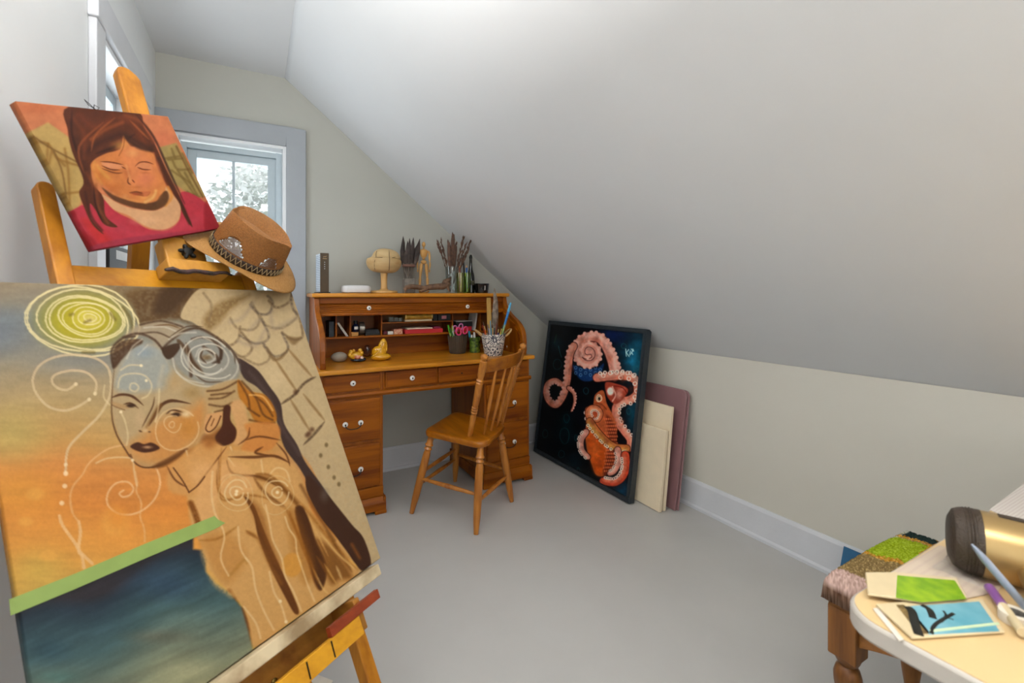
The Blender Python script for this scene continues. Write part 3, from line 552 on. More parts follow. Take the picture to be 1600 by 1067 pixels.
    p.ring('d8ccb0', 5, 364, 446, 13, 17, .9); p.B('e0d2b4', 363, 446, 12, 15, .9, .5); p.B('140a08', 365, 448, 7, 11, 1, .5); p.S_('7a3018', 6, '345,470 375,475 400,500', .7)
    arm('320,545 312,515 328,495 355,497 372,520 362,550 340,555', 30, 14, 'bd6e4a', 'd8946c', '5a2414', 16, 1, 8); p.B('c04a2c', 345, 522, 18, 18, .8)
    arm('318,560 345,600 390,650 440,685 500,692', 34, 32, 'b06a3a', 'c89a4c', '4a1c10', 14, 1, 10, 'e6d8b8')
    arm('300,612 276,650 280,700 310,735', 28, 22, 'c08474', 'd8a898', '3a1614', 12, 1, 9)
    arm('455,700 462,750 440,800 415,815', 30, 20, 'c08070', 'd8a898', '3a1614', 9, 1, 9)
    arm('492,725 496,780 478,830 440,858 385,852', 38, 34, 'b9482e', 'd07a5c', '3a1210', 16, 1, 10)
    for k, (x, y, r_) in enumerate([(280, 160, 26), (350, 165, 30), (420, 250, 26), (230, 300, 20), (130, 470, 24), (330, 560, 24), (480, 350, 26), (520, 400, 22), (480, 560, 18), (400, 660, 24), (340, 640, 26), (370, 760, 24)]): p.B('7a3224' if k % 2 else '9a4a30', x, y, r_, r_*1.3, .45)
    p.B('10505e', 560, 300, 40, 140, .35); p.B('0c4250', 520, 560, 30, 90, .35); p.B('0e3a46', 200, 560, 40, 60, .3)
    p.wash(.16, .18, .18, 8)
    return p
# ================================================================== ROOM
XL, XR, YB, YR, ZC, ZK, XCR = -.46, 2.06, 3.0, -1.9, 2.41, .83, .146
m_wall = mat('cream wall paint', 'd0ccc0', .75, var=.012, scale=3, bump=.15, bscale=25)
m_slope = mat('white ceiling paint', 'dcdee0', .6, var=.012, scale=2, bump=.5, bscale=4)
m_gable = mat('shade greyed cream paint', 'b6b6ad', .75, var=.012, scale=3, bump=.15, bscale=25)  # the cream wall paint, darkened to carry the shade on the back wall
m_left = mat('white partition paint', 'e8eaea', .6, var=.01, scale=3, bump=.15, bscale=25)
m_case = mat('grey casing paint', '9ea3a8', .4, var=.015, scale=12, bump=.25, bscale=40)
m_trim = mat('grey white trim paint', 'd4d6da', .38, var=.015, scale=12, bump=.25, bscale=40)
m_floor = mat('grey painted floor', 'c0beba', .42, var=.03, scale=2.5, bump=.2, bscale=14)
def slopez(x): return ZC-(ZC-ZK)*(x-XCR)/(XR-XCR)
def box_obj(name, b, m, bevel=0., parent=None, smooth=0):
    return MB().box(*b).build(name, m, parent, bevel, smooth)
struct(box_obj('floor', (XL-.15, XR+.15, YR-.15, YB+.15, -.08, 0), m_floor))
struct(box_obj('ceiling', (XL-.15, XCR+.02, YR-.15, YB+.15, ZC, ZC+.1), m_slope))
mb = MB(); N = 60; NY = 40; vs = []; fs = []       # old plaster: the slope is not quite flat
for i in range(N+1):
    f = i/N; x = XCR+(XR+.02-XCR)*f; zz = slopez(x)
    for j in range(NY+1):
        y = YR-.1+(YB+.1-YR+.1)*j/NY
        wv = .004*math.sin(x*2.1+y*1.3)*math.sin(y*1.1+.6)*min(1, 8*f*(1-f))
        vs.append((x, y, zz+wv))
top = len(vs)
for i in range(N):
    for j in range(NY): a = i*(NY+1)+j; fs.append((a, a+1, a+NY+2, a+NY+1))
mb.add(vs, fs); o = mb.build('wall_sloped', m_slope); so = o.modifiers.new('thick', 'SOLIDIFY'); so.thickness = .08; so.offset = 1 if o.data.polygons[0].normal.z > 0 else -1
struct(o)
struct(box_obj('wall_right', (XR, XR+.1, YR-.1, YB+.1, 0, ZK+.03), m_wall))
# gable outline as convex pieces so windows stay open
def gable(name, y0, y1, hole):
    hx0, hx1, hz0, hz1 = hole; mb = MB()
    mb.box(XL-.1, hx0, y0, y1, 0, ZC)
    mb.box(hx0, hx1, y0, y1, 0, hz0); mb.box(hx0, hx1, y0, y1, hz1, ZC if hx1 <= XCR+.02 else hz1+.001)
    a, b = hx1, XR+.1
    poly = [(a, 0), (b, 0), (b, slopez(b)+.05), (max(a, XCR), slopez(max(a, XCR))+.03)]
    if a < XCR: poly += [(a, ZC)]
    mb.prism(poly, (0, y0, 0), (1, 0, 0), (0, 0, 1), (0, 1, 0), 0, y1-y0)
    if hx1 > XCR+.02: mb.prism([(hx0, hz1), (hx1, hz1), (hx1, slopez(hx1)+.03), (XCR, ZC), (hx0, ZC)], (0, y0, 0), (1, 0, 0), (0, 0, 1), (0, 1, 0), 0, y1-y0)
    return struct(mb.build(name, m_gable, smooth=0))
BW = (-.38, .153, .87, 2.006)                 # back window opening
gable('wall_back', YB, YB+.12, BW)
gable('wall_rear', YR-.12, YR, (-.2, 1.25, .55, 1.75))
mb = MB(); SW = (2.0, 2.62, .95, 2.02)       # side window opening (y0,y1,z0,z1)
mb.box(XL-.12, XL, YR-.1, SW[0], 0, ZC).box(XL-.12, XL, SW[1], YB, 0, ZC).box(XL-.12, XL, SW[0], SW[1], 0, SW[2]).box(XL-.12, XL, SW[0], SW[1], SW[3], ZC)
struct(mb.build('wall_left', m_left, smooth=0))
# baseboards with a shoe strip
def base_profile(): return [(0, 0), (.022, 0), (.022, .014), (.013, .022), (.013, .135), (.006, .15), (0, .15)]
mb = MB(); mb.prism(base_profile(), (XR, YR, 0), (-1, 0, 0), (0, 0, 1), (0, 1, 0), 0, YB-YR); struct(mb.build('baseboard_right', m_trim, smooth=0))
mb = MB(); mb.prism(base_profile(), (.16, YB, 0), (0, -1, 0), (0, 0, 1), (1, 0, 0), -.6, XR-.16-.02); struct(mb.build('baseboard_back', m_trim, smooth=0))
mb = MB(); mb.prism(base_profile(), (XL, YR, 0), (1, 0, 0), (0, 0, 1), (0, 1, 0), 0, YB-YR-.025); struct(mb.build('baseboard_left', m_trim, smooth=0))
# back window
m_pane = glass('window glass', (.97, .985, 1), .03)
m_sash = mat('pale blue grey sash paint', 'b9c6cc', .4, var=.02, scale=20)
def frame_boxes(mb, x0, x1, z0, z1, w, y0, y1):
    mb.box(x0, x0+w, y0, y1, z0, z1).box(x1-w, x1, y0, y1, z0, z1).box(x0+w, x1-w, y0, y1, z1-w, z1).box(x0+w, x1-w, y0, y1, z0, z0+w); return mb
mb = MB()
mb.box(BW[1], .259, 2.978, YB, .82, 2.118).box(XL, BW[0], 2.978, YB, .82, 2.006).box(XL, BW[1], 2.978, YB, 2.006, 2.118)
mb.box(XL, .28, 2.95, YB, .79, .825).box(XL, .259, 2.982, YB, .70, .79)
struct(mb.build('trim_1', m_case, bevel=.004, smooth=0))
wn = MB(); frame_boxes(wn, BW[0], BW[1], BW[2], BW[3], .018, 2.985, 3.12)
win = struct(wn.build('window_1', mat('bright white jamb paint', 'e6e8ea', .35, var=.01), bevel=.002, smooth=0))
s1 = MB(); frame_boxes(s1, BW[0]+.02, BW[1]-.02, BW[2]+.02, BW[3]-.03, .03, 3.05, 3.10).build('window_stop', m_sash, win, .002, 0)
s1 = MB(); X0, X1 = BW[0]+.05, BW[1]-.05
def sash(mb, x0, x1, z0, z1, y0, y1, w=.042, mw=.014):
    frame_boxes(mb, x0, x1, z0, z1, w, y0, y1); c = (x0+x1)/2; mb.box(c-mw/2, c+mw/2, y0+.006, y1-.006, z0+w, z1-w); return mb
sash(MB(), X0, X1, 1.36, 1.945, 3.072, 3.098).build('window_sash', m_sash, win, .002, 0)
sash(MB(), X0, X1, .90, 1.40, 3.045, 3.071).build('window_sash', m_sash, win, .002, 0)
box_obj('window_pane', (X0+.03, X1-.03, 3.083, 3.086, 1.39, 1.92), m_pane, 0, win)
box_obj('window_pane', (X0+.03, X1-.03, 3.056, 3.059, .93, 1.37), m_pane, 0, win)
# side window
mb = MB(); xf = XL+.022
mb.box(XL, xf, SW[0]-.1, SW[0], SW[2]-.1, SW[3]).box(XL, xf, SW[1], SW[1]+.1, SW[2]-.1, SW[3]).box(XL, xf+.006, SW[0]-.11, SW[1]+.12, SW[3], SW[3]+.11).box(XL-.10, xf+.03, SW[0]-.12, SW[1]+.12, SW[2]-.02, SW[2]+.012)
struct(mb.build('trim_2', m_trim, bevel=.004, smooth=0))
wn = MB()
for q in ((SW[0], SW[0]+.02, SW[2]+.012, SW[3]), (SW[1]-.02, SW[1], SW[2]+.012, SW[3]), (SW[0]+.02, SW[1]-.02, SW[3]-.02, SW[3])): wn.box(XL-.12, XL+.01, *q)
win2 = struct(wn.build('window_2', MATS['bright white jamb paint'], bevel=.002, smooth=0))
mb = MB(); y0, y1 = SW[0]+.02, SW[1]-.02
for z0, z1, xx in ((1.47, SW[3]-.02, XL-.10), (SW[2]+.012, 1.50, XL-.075)):
    mb = MB(); w = .045
    mb.box(xx, xx+.024, y0, y0+w, z0, z1).box(xx, xx+.024, y1-w, y1, z0, z1).box(xx, xx+.024, y0+w, y1-w, z0, z0+w).box(xx, xx+.024, y0+w, y1-w, z1-w, z1)
    mb.build('window_sash', m_sash, win2, .002, 0)
    box_obj('window_pane', (xx+.010, xx+.013, y0+.03, y1-.03, z0+.03, z1-.03), m_pane, 0, win2)
# unseen rear window, added to carry the fill from behind
wn = MB(); frame_boxes(wn, -.2, 1.25, .55, 1.75, .05, YR-.10, YR+.01); wn.box(.5, .55, YR-.10, YR-.05, .6, 1.7)
w3 = struct(wn.build('rear_fill_window', m_trim, smooth=0)); box_obj('window_pane', (-.16, 1.21, YR-.08, YR-.075, .59, 1.71), m_pane, 0, w3)
w4 = MB(); y0, y1, z0, z1 = -1.40, -.30, .60, 1.90  # window frame added out of view to go with the left fill
w4.box(XL, XL+.02, y0, y0+.06, z0, z1).box(XL, XL+.02, y1-.06, y1, z0, z1).box(XL, XL+.02, y0+.06, y1-.06, z1-.06, z1).box(XL, XL+.02, y0+.06, y1-.06, z0, z0+.06)
w4 = struct(w4.build('left_fill_window', m_trim, smooth=0)); box_obj('window_pane', (XL+.004, XL+.008, y0+.05, y1-.05, z0+.05, z1-.05), m_pane, 0, w4)
# trees and a board fence beyond the back window
struct(box_obj('ground', (-30, 30, 3.4, 40, -3.1, -3.0), mat('pale lawn', '8f9a80', .9, var=.1)))
m_leaf = mat('grey green leaves', 'eef2ee', .6, var=.2, scale=3); m_bark = mat('grey bark', '6a625a', .9, var=.15, bump=.5)
def tree(x, y, h, r, seed, label):
    q = random.Random(seed); t = thing('garden_tree', label, 'tree', (x, y, -3.0), 'trees beyond the window')
    tb = MB(); tb.tube([(x, y, -3), (x+.1, y, -1), (x, y+.1, h*.5-1.5), (x+.05, y, h-3.4)], [.16, .13, .09, .02], 8)
    for k in range(14):
        z = -1.5+(h-2.2)*k/14; a = q.uniform(0, 6.28); L = r*q.uniform(.5, .9)
        tb.tube([(x, y, z), (x+L*.5*math.cos(a), y+L*.5*math.sin(a), z+.25), (x+L*math.cos(a), y+L*math.sin(a), z+.35)], [.04, .025, .008], 5)
    tb.build('trunk', m_bark, t)
    lv = MB()
    for k in range(7500):
        a = q.uniform(0, 6.28); z = q.uniform(-1.6, h-3.0); rr = r*math.sqrt(q.random())*(1-.55*abs((z-(h/2-2))/(h/2)))
        c = Vector((x+rr*math.cos(a), y+rr*math.sin(a), z)); d = Vector((q.gauss(0, 1), q.gauss(0, 1), q.gauss(0, .6))).normalized(); e = d.cross(Vector((q.gauss(0, 1), q.gauss(0, 1), q.gauss(0, 1)))).normalized(); s_ = q.uniform(.06, .15)
        lv.add([c-d*s_, c+e*s_*.45, c+d*s_, c-e*s_*.45], [(0, 1, 2, 3)])
    lv.build('foliage', m_leaf, t, smooth=0)
tree(-2.2, 8.4, 6.4, 1.5, 3, 'grey green leafy tree seen through the left pane'); tree(.5, 13.0, 7.2, 2.2, 5, 'pale leafy tree seen through the right pane')

# ================================================================== EASEL
m_ez = wood('easel honey beech', 'c07e1c', '96580c', 'z', .45, 1.0); m_ezx = wood('easel beech along the bars', 'c08414', '985c08', 'x', .45, 1.0)
m_iron = mat('blackened iron', '1c1a18', .45, .6, var=.1)
m_cream = mat('paint smeared cream ledge', 'cdbb98', .6, col2='8a7454', scale=14)
foot = E(.305, -1.31, -.05); ez = thing('painting_easel', 'honey coloured wooden easel holding both canvases, paint smeared', 'easel', (foot.x, foot.y, 0))
AX = (EW, EH, EN)
def ebox(mb, s0, s1, t0, t1, o0, o1): return mb.obox(E((s0+s1)/2, (t0+t1)/2, (o0+o1)/2), AX, ((s1-s0)/2, (t1-t0)/2, abs(o1-o0)/2))
def post(name, s, w, t1, o0, o1, rnd_top=True):
    # the post runs down to the floor: solve t where z = 0 at its front
    tb = -(E(s, 0, o1).z-.004)/EH.z
    pl = [(s-w/2, tb), (s+w/2, tb)]
    pl += [(s+w/2*math.cos(math.radians(a)), t1+w/2*math.sin(math.radians(a))) for a in range(0, 181, 20)] if rnd_top else [(s+w/2, t1), (s-w/2, t1)]
    mb = MB().prism(pl, E0, EW, EH, EN, o0, o1); return mb.build(name, m_ez, ez, .003, 0)
post('upright', .116, .030, .245, -.056, -.026); post('upright', .508, .032, .070, -.058, -.026)
mb = MB(); mast = [(.332, -.92), (.386, -.92), (.388, .70), (.380, .715), (.366, .728), (.350, .73), (.338, .722), (.332, .705)]
mb.prism(mast, E0, EW, EH, EN, -.079, -.050); mb.build('mast', m_ez, ez, .005, 0)
ebox(MB(), .1245, .491, .010, .062, -.050, -.030).build('crossbar', m_ezx, ez, .003, 0)
ebox(MB(), .1245, .491, -1.16, -1.11, -.050, -.030).build('crossbar', m_ezx, ez, .003, 0)
b0 = E(.36, .45, -.08); b1 = Vector((-.40, 1.95, .012)); ax = (b1-b0).normalized()
MB().obox((b0+b1)/2, (ax, EW, ax.cross(EW)), ((b1-b0).length/2, .022, .014)).build('rear_leg', m_ez, ez, .003, 0)
# sliding block that carries the small canvas
hb = [(.303, .066), (.398, .066), (.398, .128), (.388, .140), (.37, .1455), (.318, .150), (.303, .138)]
blk = MB().prism(hb, E0, EW, EH, EN, -.049, -.010).build('holder_block', wood('holder wood', 'c48c36', 'a06c20', 'z', .45), ez, .004, 0)
sk = MB(); c = E(.347, .100, -.001); sk.lathe([(.008, -.012), (.010, 0), (.011, .008), (.006, .010), (.0, .010)], c, 14, (EW, EH, EN))
for k in range(5):
    a = 2*math.pi*k/5+.5; d = EW*math.cos(a)+EH*math.sin(a); sk.blob(c+d*.013+EN*.003, (.009, .0055, .006), 10, 6, ax=(d, EN.cross(d), EN))
sk.build('star_knob', m_iron, blk)
lg = ebox(MB(), .283, .427, .034, .066, -.029, .022).build('holder_ledge', MATS['holder wood'], ez, .003, 0)
cl = MB(); pts = [E(.272+.0155*k, .032+.003*math.sin(k*1.7), .024+.002*math.sin(k*2.3)) for k in range(11)]
cl.tube(pts, [.004, .007, .0065, .007, .0065, .006, .007, .0065, .0055, .005, .003], 8, squash=.8); cl.build('paint_crust', mat('dried dark paint', '2a2620', .7, col2='4a3030', scale=60, bump=1, bscale=120), lg)
# ledge and tray under the big canvas
ebox(MB(), -.02, .5745, -.800, -.7745, -.026, .026).build('canvas_ledge', m_cream, ez, .002, 0)
tr = MB(); ebox(tr, .06, .4915, -.892, -.802, -.046, -.031); ebox(tr, .06, .455, -.868, -.860, -.031, .046); ebox(tr, .455, .472, -.868, -.802, -.031, .050)
tray = tr.build('tray', wood('tray wood', 'a8742c', '80501c', 'x', .5), ez, .002, 0)
ebox(MB(), .06, .452, -.870, -.832, .0465, .060).build('tray_lip', wood('yellowed tray lip', 'cf9420', 'a87014', 'x', .45), tray, .002, 0)
for k in range(5): MB().tube([E(.13+.06*k, -.866, .0607), E(.1315+.06*k, -.836, .0607)], .0016, 6).build('lip_notch', m_iron, tray)
c = E(.30, -.852, -.031); MB().lathe([(.006, 0), (.006, .003), (.003, .005), (0, .005)], c, 12, (EW, EH, EN)).build('tray_screw', mat('tarnished brass', '7a6430', .4, .9), tray)
st_ = ebox(MB(), .375, .517, -.8312, -.812, .050, .062).build('painting_stick', wood('red brown stick', '8a3a1c', '6a2612', 'x', .4)); tag(st_, 'red-brown flat stick lying across the easel tray lip', 'stick')

# ---- canvases
GB, GG, GO = .80, .70, .84
m_paint = attr_mat('oil paint on canvas', .6, .25, 500)
cv = E(.29, -.772, -.01); big = thing('large_canvas_painting', 'large canvas of a winged woman with a yellow spiral sun, on the easel', 'painting', cv)
paint_big().build('stretched_canvas', m_paint, big, .020, GB)
def onE(px, py, o=0.):
    r = ray(px, py); q = E(0, 0, o); return CAMP+r*(EN.dot(q-CAMP)/EN.dot(r))
tp = [onE(*q, .0006) for q in ((14, 936.5), (120, 895), (230, 848), (335, 806), (341, 812), (352, 817), (344, 822), (335, 827), (230, 871), (120, 919), (16.5, 962))]
mb = MB(); mb.add(tp+[p+EN*.0004 for p in tp], [tuple(range(11)), tuple(range(11, 22))[::-1]]+[(i, (i+1) % 11, 11+(i+1) % 11, 11+i) for i in range(11)])
mb.build('masking_tape', mat('green masking tape', '7d9248', .6, var=.04, scale=40), big, smooth=0)['label'] = 'strip of green masking tape'
SWd = Vector((.6373, .7218, .2698)).normalized(); SHd = Vector((-.3602, .0117, .9328)); SHd = (SHd-SWd*SHd.dot(SWd)).normalized()
STL = at_d(24, 158, .880); sm_w, sm_h = .3204, .3013
bc = STL+SWd*sm_w/2-SHd*sm_h
small = thing('small_canvas_painting', 'small square canvas of a dark-haired girl with closed eyes, set askew atop the easel', 'painting', bc)
paint_girl(STL, SWd, SHd, sm_w, sm_h).build('stretched_canvas', m_paint, small, .019, GG)
hw = MB(); q = [STL+SWd*s-SHd*t-SWd.cross(SHd)*.021 for s, t in ((.10, .06), (.155, -.002), (.165, -.02), (.173, -.014), (.165, -.008), (.152, -.018), (.149, -.03), (.156, -.02), (.19, .04), (.23, .07))]
hw.tube(q, .0008, 5); hw.build('hanging_wire', m_iron, small)

# ================================================================== HAT on the right upright
cR, cF = Vector((math.cos(YAW), -math.sin(YAW), 0)), Vector((math.sin(YAW), math.cos(YAW), 0)); cU = Vector((0, 0, 1))
def camv(r, u, f): return (cR*r+cU*u+cF*f).normalized()
HC_ = at_d(385, 400, 1.265); _v = (HC_-CAMP).normalized(); _r = _v.cross(cU).normalized(); _u = _r.cross(_v)
HUp = (_r*.42+_u*.80-_v*.47).normalized(); HA = _r*.84-_u*.50+_v*.06; HA = (HA-HUp*HA.dot(HUp)).normalized(); HB_ = HUp.cross(HA)
m_straw = mat('brown straw', '94602a', .6, col2='7c4e1e', scale=260, bump=.8, bscale=320); m_straw2 = mat('pale straw brim', 'a87a42', .62, col2='94682f', scale=260, bump=.7, bscale=260)
hat = thing('straw_hat', 'brown straw trilby hat with open weave sides hung on the easel upright', 'hat', HC_)
def crown(t, z):
    """t round the head, z 0..1 up the side"""
    f = 1-.10*z**1.5; x = .093*math.cos(t)*f; y = .075*math.sin(t)*f
    pinch = max(0, math.cos(t))**2*z; y *= 1-.42*pinch
    return HC_+HA*x+HB_*y+HUp*(.002+(.085+.018*(1-math.cos(t))*.5)*z)
_vc = (CAMP-HC_).normalized(); FACE = math.degrees(math.atan2(_vc.dot(HB_), _vc.dot(HA)))
sg_ = 1 if (HB_).dot(cR) > 0 else -1
OPENS = [(FACE-26, 24, 4, 10), (FACE+40, 17, 4, 9), (FACE+145, 32, 1, 13), (FACE+215, 32, 1, 13)]
mb = MB(); NT, NZ = 96, 16; idx = {}
def addv(p): mb.v.append(tuple(p)); return len(mb.v)-1
for i in range(NZ+1):
    for k in range(NT): idx[i, k] = addv(crown(2*math.pi*k/NT, i/NZ))
def opened(i, k):
    t = (k+.5)/NT*360
    for c0, hw_, i0, i1 in OPENS:
        d = abs((t-c0+180) % 360-180)
        if i0 <= i < i1 and d < hw_*(1-.12*(i-i0)): return True
    return False
for i in range(NZ):
    for k in range(NT):
        if not opened(i, k): mb.f.append((idx[i, k], idx[i, (k+1) % NT], idx[i+1, (k+1) % NT], idx[i+1, k]))
prev = [idx[NZ, k] for k in range(NT)]
for r in (.96, .88, .72, .5, .28, .1):
    cur = []
    for k in range(NT):
        t = 2*math.pi*k/NT; e = crown(t, 1); x = .0837*math.cos(t); y = (e-HC_).dot(HB_); zt = (e-HC_).dot(HUp)
        yy = y*r; zz = zt+(.010 if r < .97 else .006)*(1 if r > .3 else .6)-.030*math.exp(-(yy/.022)**2)*(1-r*.25)*(1 if r < .9 else .5)
        cur.append(addv(HC_+HA*(x*r)+HB_*yy+HUp*zz))
    for k in range(NT): mb.f.append((prev[k], prev[(k+1) % NT], cur[(k+1) % NT], cur[k]))
    prev = cur
mb.f.append(tuple(prev)); cr_ = mb.build('crown', m_straw, hat, smooth=50)
cr_.modifiers.new('thick', 'SOLIDIFY').thickness = .0016
m_wv = mat('dark straw weave', '6a4420', .6)                # open weave across the gaps
for c0, hw_, i0, i1 in OPENS:
    lt = MB()
    for sgn in (1, -1):
        for k in range(-16, 17):
            run = []
            for q in range(0, 13):
                zf = i0+(i1-i0)*q/12; tt = k*hw_*.125+sgn*(q-6)*1.9
                if abs(tt) <= hw_*(1.04-.12*(zf-i0)): run.append(crown(math.radians(c0+tt), zf/NZ))
                elif run: break
            if len(run) > 2: lt.tube(run, .0007, 4)
    rim = [crown(math.radians(c0+t), i0/NZ) for t in np.linspace(-hw_, hw_, 9)]
    lt.tube(rim, .001, 4); lt.build('open_weave', m_wv, hat)
mb = MB(); NR = 8; vs = []; fs = []
for i in range(NR+1):
    r = i/NR
    for k in range(NT):
        t = 2*math.pi*k/NT; x = (.093+(.150-.093)*r)*math.cos(t); y = (.075+(.128-.075)*r)*math.sin(t)
        z = .002-.016*r*r*math.cos(t)**2+.030*r*r*math.sin(t)**2*(.6-.4*math.cos(t))-.010*r*max(0, math.cos(t))
        vs.append(HC_+HA*x+HB_*y+HUp*z)
for i in range(NR):
    for k in range(NT): fs.append((i*NT+k, i*NT+(k+1) % NT, (i+1)*NT+(k+1) % NT, (i+1)*NT+k))
mb.add(vs, fs); br = mb.build('brim', m_straw2, hat, smooth=60); br.modifiers.new('thick', 'SOLIDIFY').thickness = .002
mb = MB(); vs = []; fs = []
for i, z in enumerate((.0, .07, .15, .22)):
    for k in range(NT): p = crown(2*math.pi*k/NT, z); d = (p-HC_); d -= HUp*d.dot(HUp); vs.append(p+d.normalized()*.0022)
for i in range(3):
    for k in range(NT): fs.append((i*NT+k, i*NT+(k+1) % NT, (i+1)*NT+(k+1) % NT, (i+1)*NT+k))
mb.add(vs, fs); bd = mb.build('hat_band', mat('dark brown band', '2e2018', .6, bump=.5, bscale=300), hat, smooth=60); bd.modifiers.new('thick', 'SOLIDIFY').thickness = .001
lt = MB()
for sgn in (1, -1):
    for k in range(44):
        lt.tube([(lambda p: p+(p-HC_-HUp*(p-HC_).dot(HUp)).normalized()*.0034)(crown(2*math.pi*(k/44+sgn*q*.011), .02+.19*q)) for q in (0, .33, .66, 1)], .0009, 4)
lt.build('band_lattice', mat('pale lattice straw', 'a5906a', .6), bd)

# ================================================================== things under the side window
bb = thing('black_case', 'black case with a pale label on the side window sill', 'case', (-.452, 2.14, SW[2]+.012))
# ================================================================== CANVASES ON THE FLOOR BY THE KNEE WALL
LX = 1.757; lean = math.atan2(.135, .945); OW = Vector((.012, -1, 0)).normalized(); OH = Vector((math.sin(lean), 0, math.cos(lean))); OH = (OH-OW*OH.dot(OW)).normalized(); ON = OW.cross(OH)
OWd, OHt = .965, .950
OBL = Vector((LX-.004, 2.832, .0085)); OTL = OBL+OH*OHt
op = thing('framed_octopus_painting', 'pink and orange octopus painting in a black frame leaning on the knee wall', 'painting', OBL+OW*OWd/2)
fw = .026; p0 = paint_octopus(OTL+OW*fw-OH*fw-ON*.006, OW, OH, OWd-2*fw, OHt-2*fw)
p0.build('canvas', attr_mat('glossy oil paint', .32, .15, 300, .2), op, .020, GO*1.5, side='101418')
m_blk = mat('black frame paint', '2a3238', .35, var=.1, scale=50)
def obx(mb, s0, s1, t0, t1, o0, o1): return mb.obox(OTL+OW*(s0+s1)/2-OH*(t0+t1)/2+ON*(o0+o1)/2, (OW, OH, ON), ((s1-s0)/2, (t1-t0)/2, abs(o1-o0)/2))
fr = MB()
for q in ((0, fw, 0, OHt), (OWd-fw, OWd, 0, OHt), (fw, OWd-fw, 0, fw), (fw, OWd-fw, OHt-fw, OHt)): obx(fr, *q, -.038, 0)
for q in ((.006, fw-.006, .006, OHt-.006), (OWd-fw+.006, OWd-.006, .006, OHt-.006)): obx(fr, *q, 0, .004)
for q in ((.02, OWd-.02, .006, fw-.006), (.02, OWd-.02, OHt-fw+.006, OHt-.006)): obx(fr, *q, 0, .004)
fr.build('frame', m_blk, op, .0025, 0)
obx(MB(), .01, OWd-.01, .01, OHt-.01, -.0375, -.034).build('backing', mat('brown kraft backing', '8a7354', .8), op, 0, 0)
m_gesso = mat('cream primed canvas', 'f2e0c0', .7, var=.02, scale=20, bump=.3, bscale=400)
def leaner(name, label, cat, x0, y0, y1, h, dx, th, m, rad=0., z0=.002, group=None):
    a = math.atan2(dx, h); H = Vector((math.sin(a), 0, math.cos(a))); Wv = Vector((0, 1, 0)); Nn = Vector((-math.cos(a), 0, math.sin(a))); o = Vector((x0, y0, z0+th*math.sin(a)))
    w, hh = y1-y0, math.hypot(h, dx)
    pl = [(0, 0), (w, 0)]+([(w, hh), (0, hh)] if not rad else [(w-rad+rad*math.cos(t), hh-rad+rad*math.sin(t)) for t in np.radians(range(0, 91, 15))]+[(rad+rad*math.cos(t), hh-rad+rad*math.sin(t)) for t in np.radians(range(90, 181, 15))])
    ob = MB().prism(pl, o, Wv, H, Nn, -th, 0).build(name, m, None, .002, 30, origin=o+Wv*w/2); return tag(ob, label, cat, group)
leaner('blank_canvas', 'shorter blank cream canvas leaning just behind the octopus painting', 'canvas', 1.838, 1.722, 2.18, .42, .050, .019, m_gesso)
leaner('blank_canvas', 'taller blank cream canvas leaning in front of the mauve boards', 'canvas', 1.867, 1.722, 2.25, .54, .064, .019, m_gesso)
m_mauve = mat('mauve painted board', '8f6a6c', .28, var=.03, scale=8, coat=.3)
leaner('rounded_board', 'front one of two mauve boards with rounded corners leaning on the knee wall', 'board', 1.925, 1.697, 2.30, .622, .092, .011, m_mauve, .035)
leaner('rounded_board', 'rear one of two mauve boards with rounded corners against the knee wall', 'board', 1.940, 1.690, 2.30, .620, .093, .010, m_mauve, .035)
# floor vent beside the desk
vt = MB().box(1.52, 1.735, 2.86, 2.975, 0, .005).build('vent_plate', mat('cream metal vent', 'c4beb0', .45, .2), None, .001, 0)
vt.name = 'floor_vent'; tag(vt, 'pale metal floor vent between the desk and the octopus painting', 'vent')
sl = MB()
for k in range(12): sl.box(1.53+k*.0165, 1.54+k*.0165, 2.872, 2.963, .005, .0062)
sl.build('louvre', mat('dark vent slots', '5a564c', .6), vt, 0, 0)

# ================================================================== TABLE, STOOL AND WHAT LIES ON THEM
TZ = .72; tx0, ty1 = .700, .338
m_lam = mat('ivory laminate', 'd6b886', .35, var=.015, scale=6); m_edge = mat('shade greyed white edge', 'bdb6ac', .4, var=.02)  # the white edge is greyed in colour for the shade on it
tb = thing('work_table', 'ivory table with rounded corner in the right foreground', 'table', (1.4, -.2, 0))
r = .05; pl = [(tx0+r+r*math.cos(t), ty1-r+r*math.sin(t)) for t in np.radians(range(180, 89, -10))]+[(2.02, ty1), (2.02, -.75)]+[(tx0+r+r*math.cos(t), -.75+r+r*math.sin(t)) for t in np.radians(range(270, 179, -15))]
MB().prism(pl, (0, 0, 0), (1, 0, 0), (0, 1, 0), (0, 0, 1), TZ-.028, TZ-.0012).build('table_edge', m_edge, tb, .004, 40)
MB().prism([(x+.004*(1 if x < 1 else -1), y-.004*(1 if y > 0 else -1)) for x, y in pl], (0, 0, 0), (1, 0, 0), (0, 1, 0), (0, 0, 1), TZ-.0012, TZ).build('tabletop', m_lam, tb, 0, 30)
for lx, ly in ((1.05, -.68), (1.97, -.68), (1.97, .16), (1.05, .10)): MB().tube([(lx, ly, 0), (lx, ly, TZ-.029)], .016, 12).build('leg', m_iron, tb)
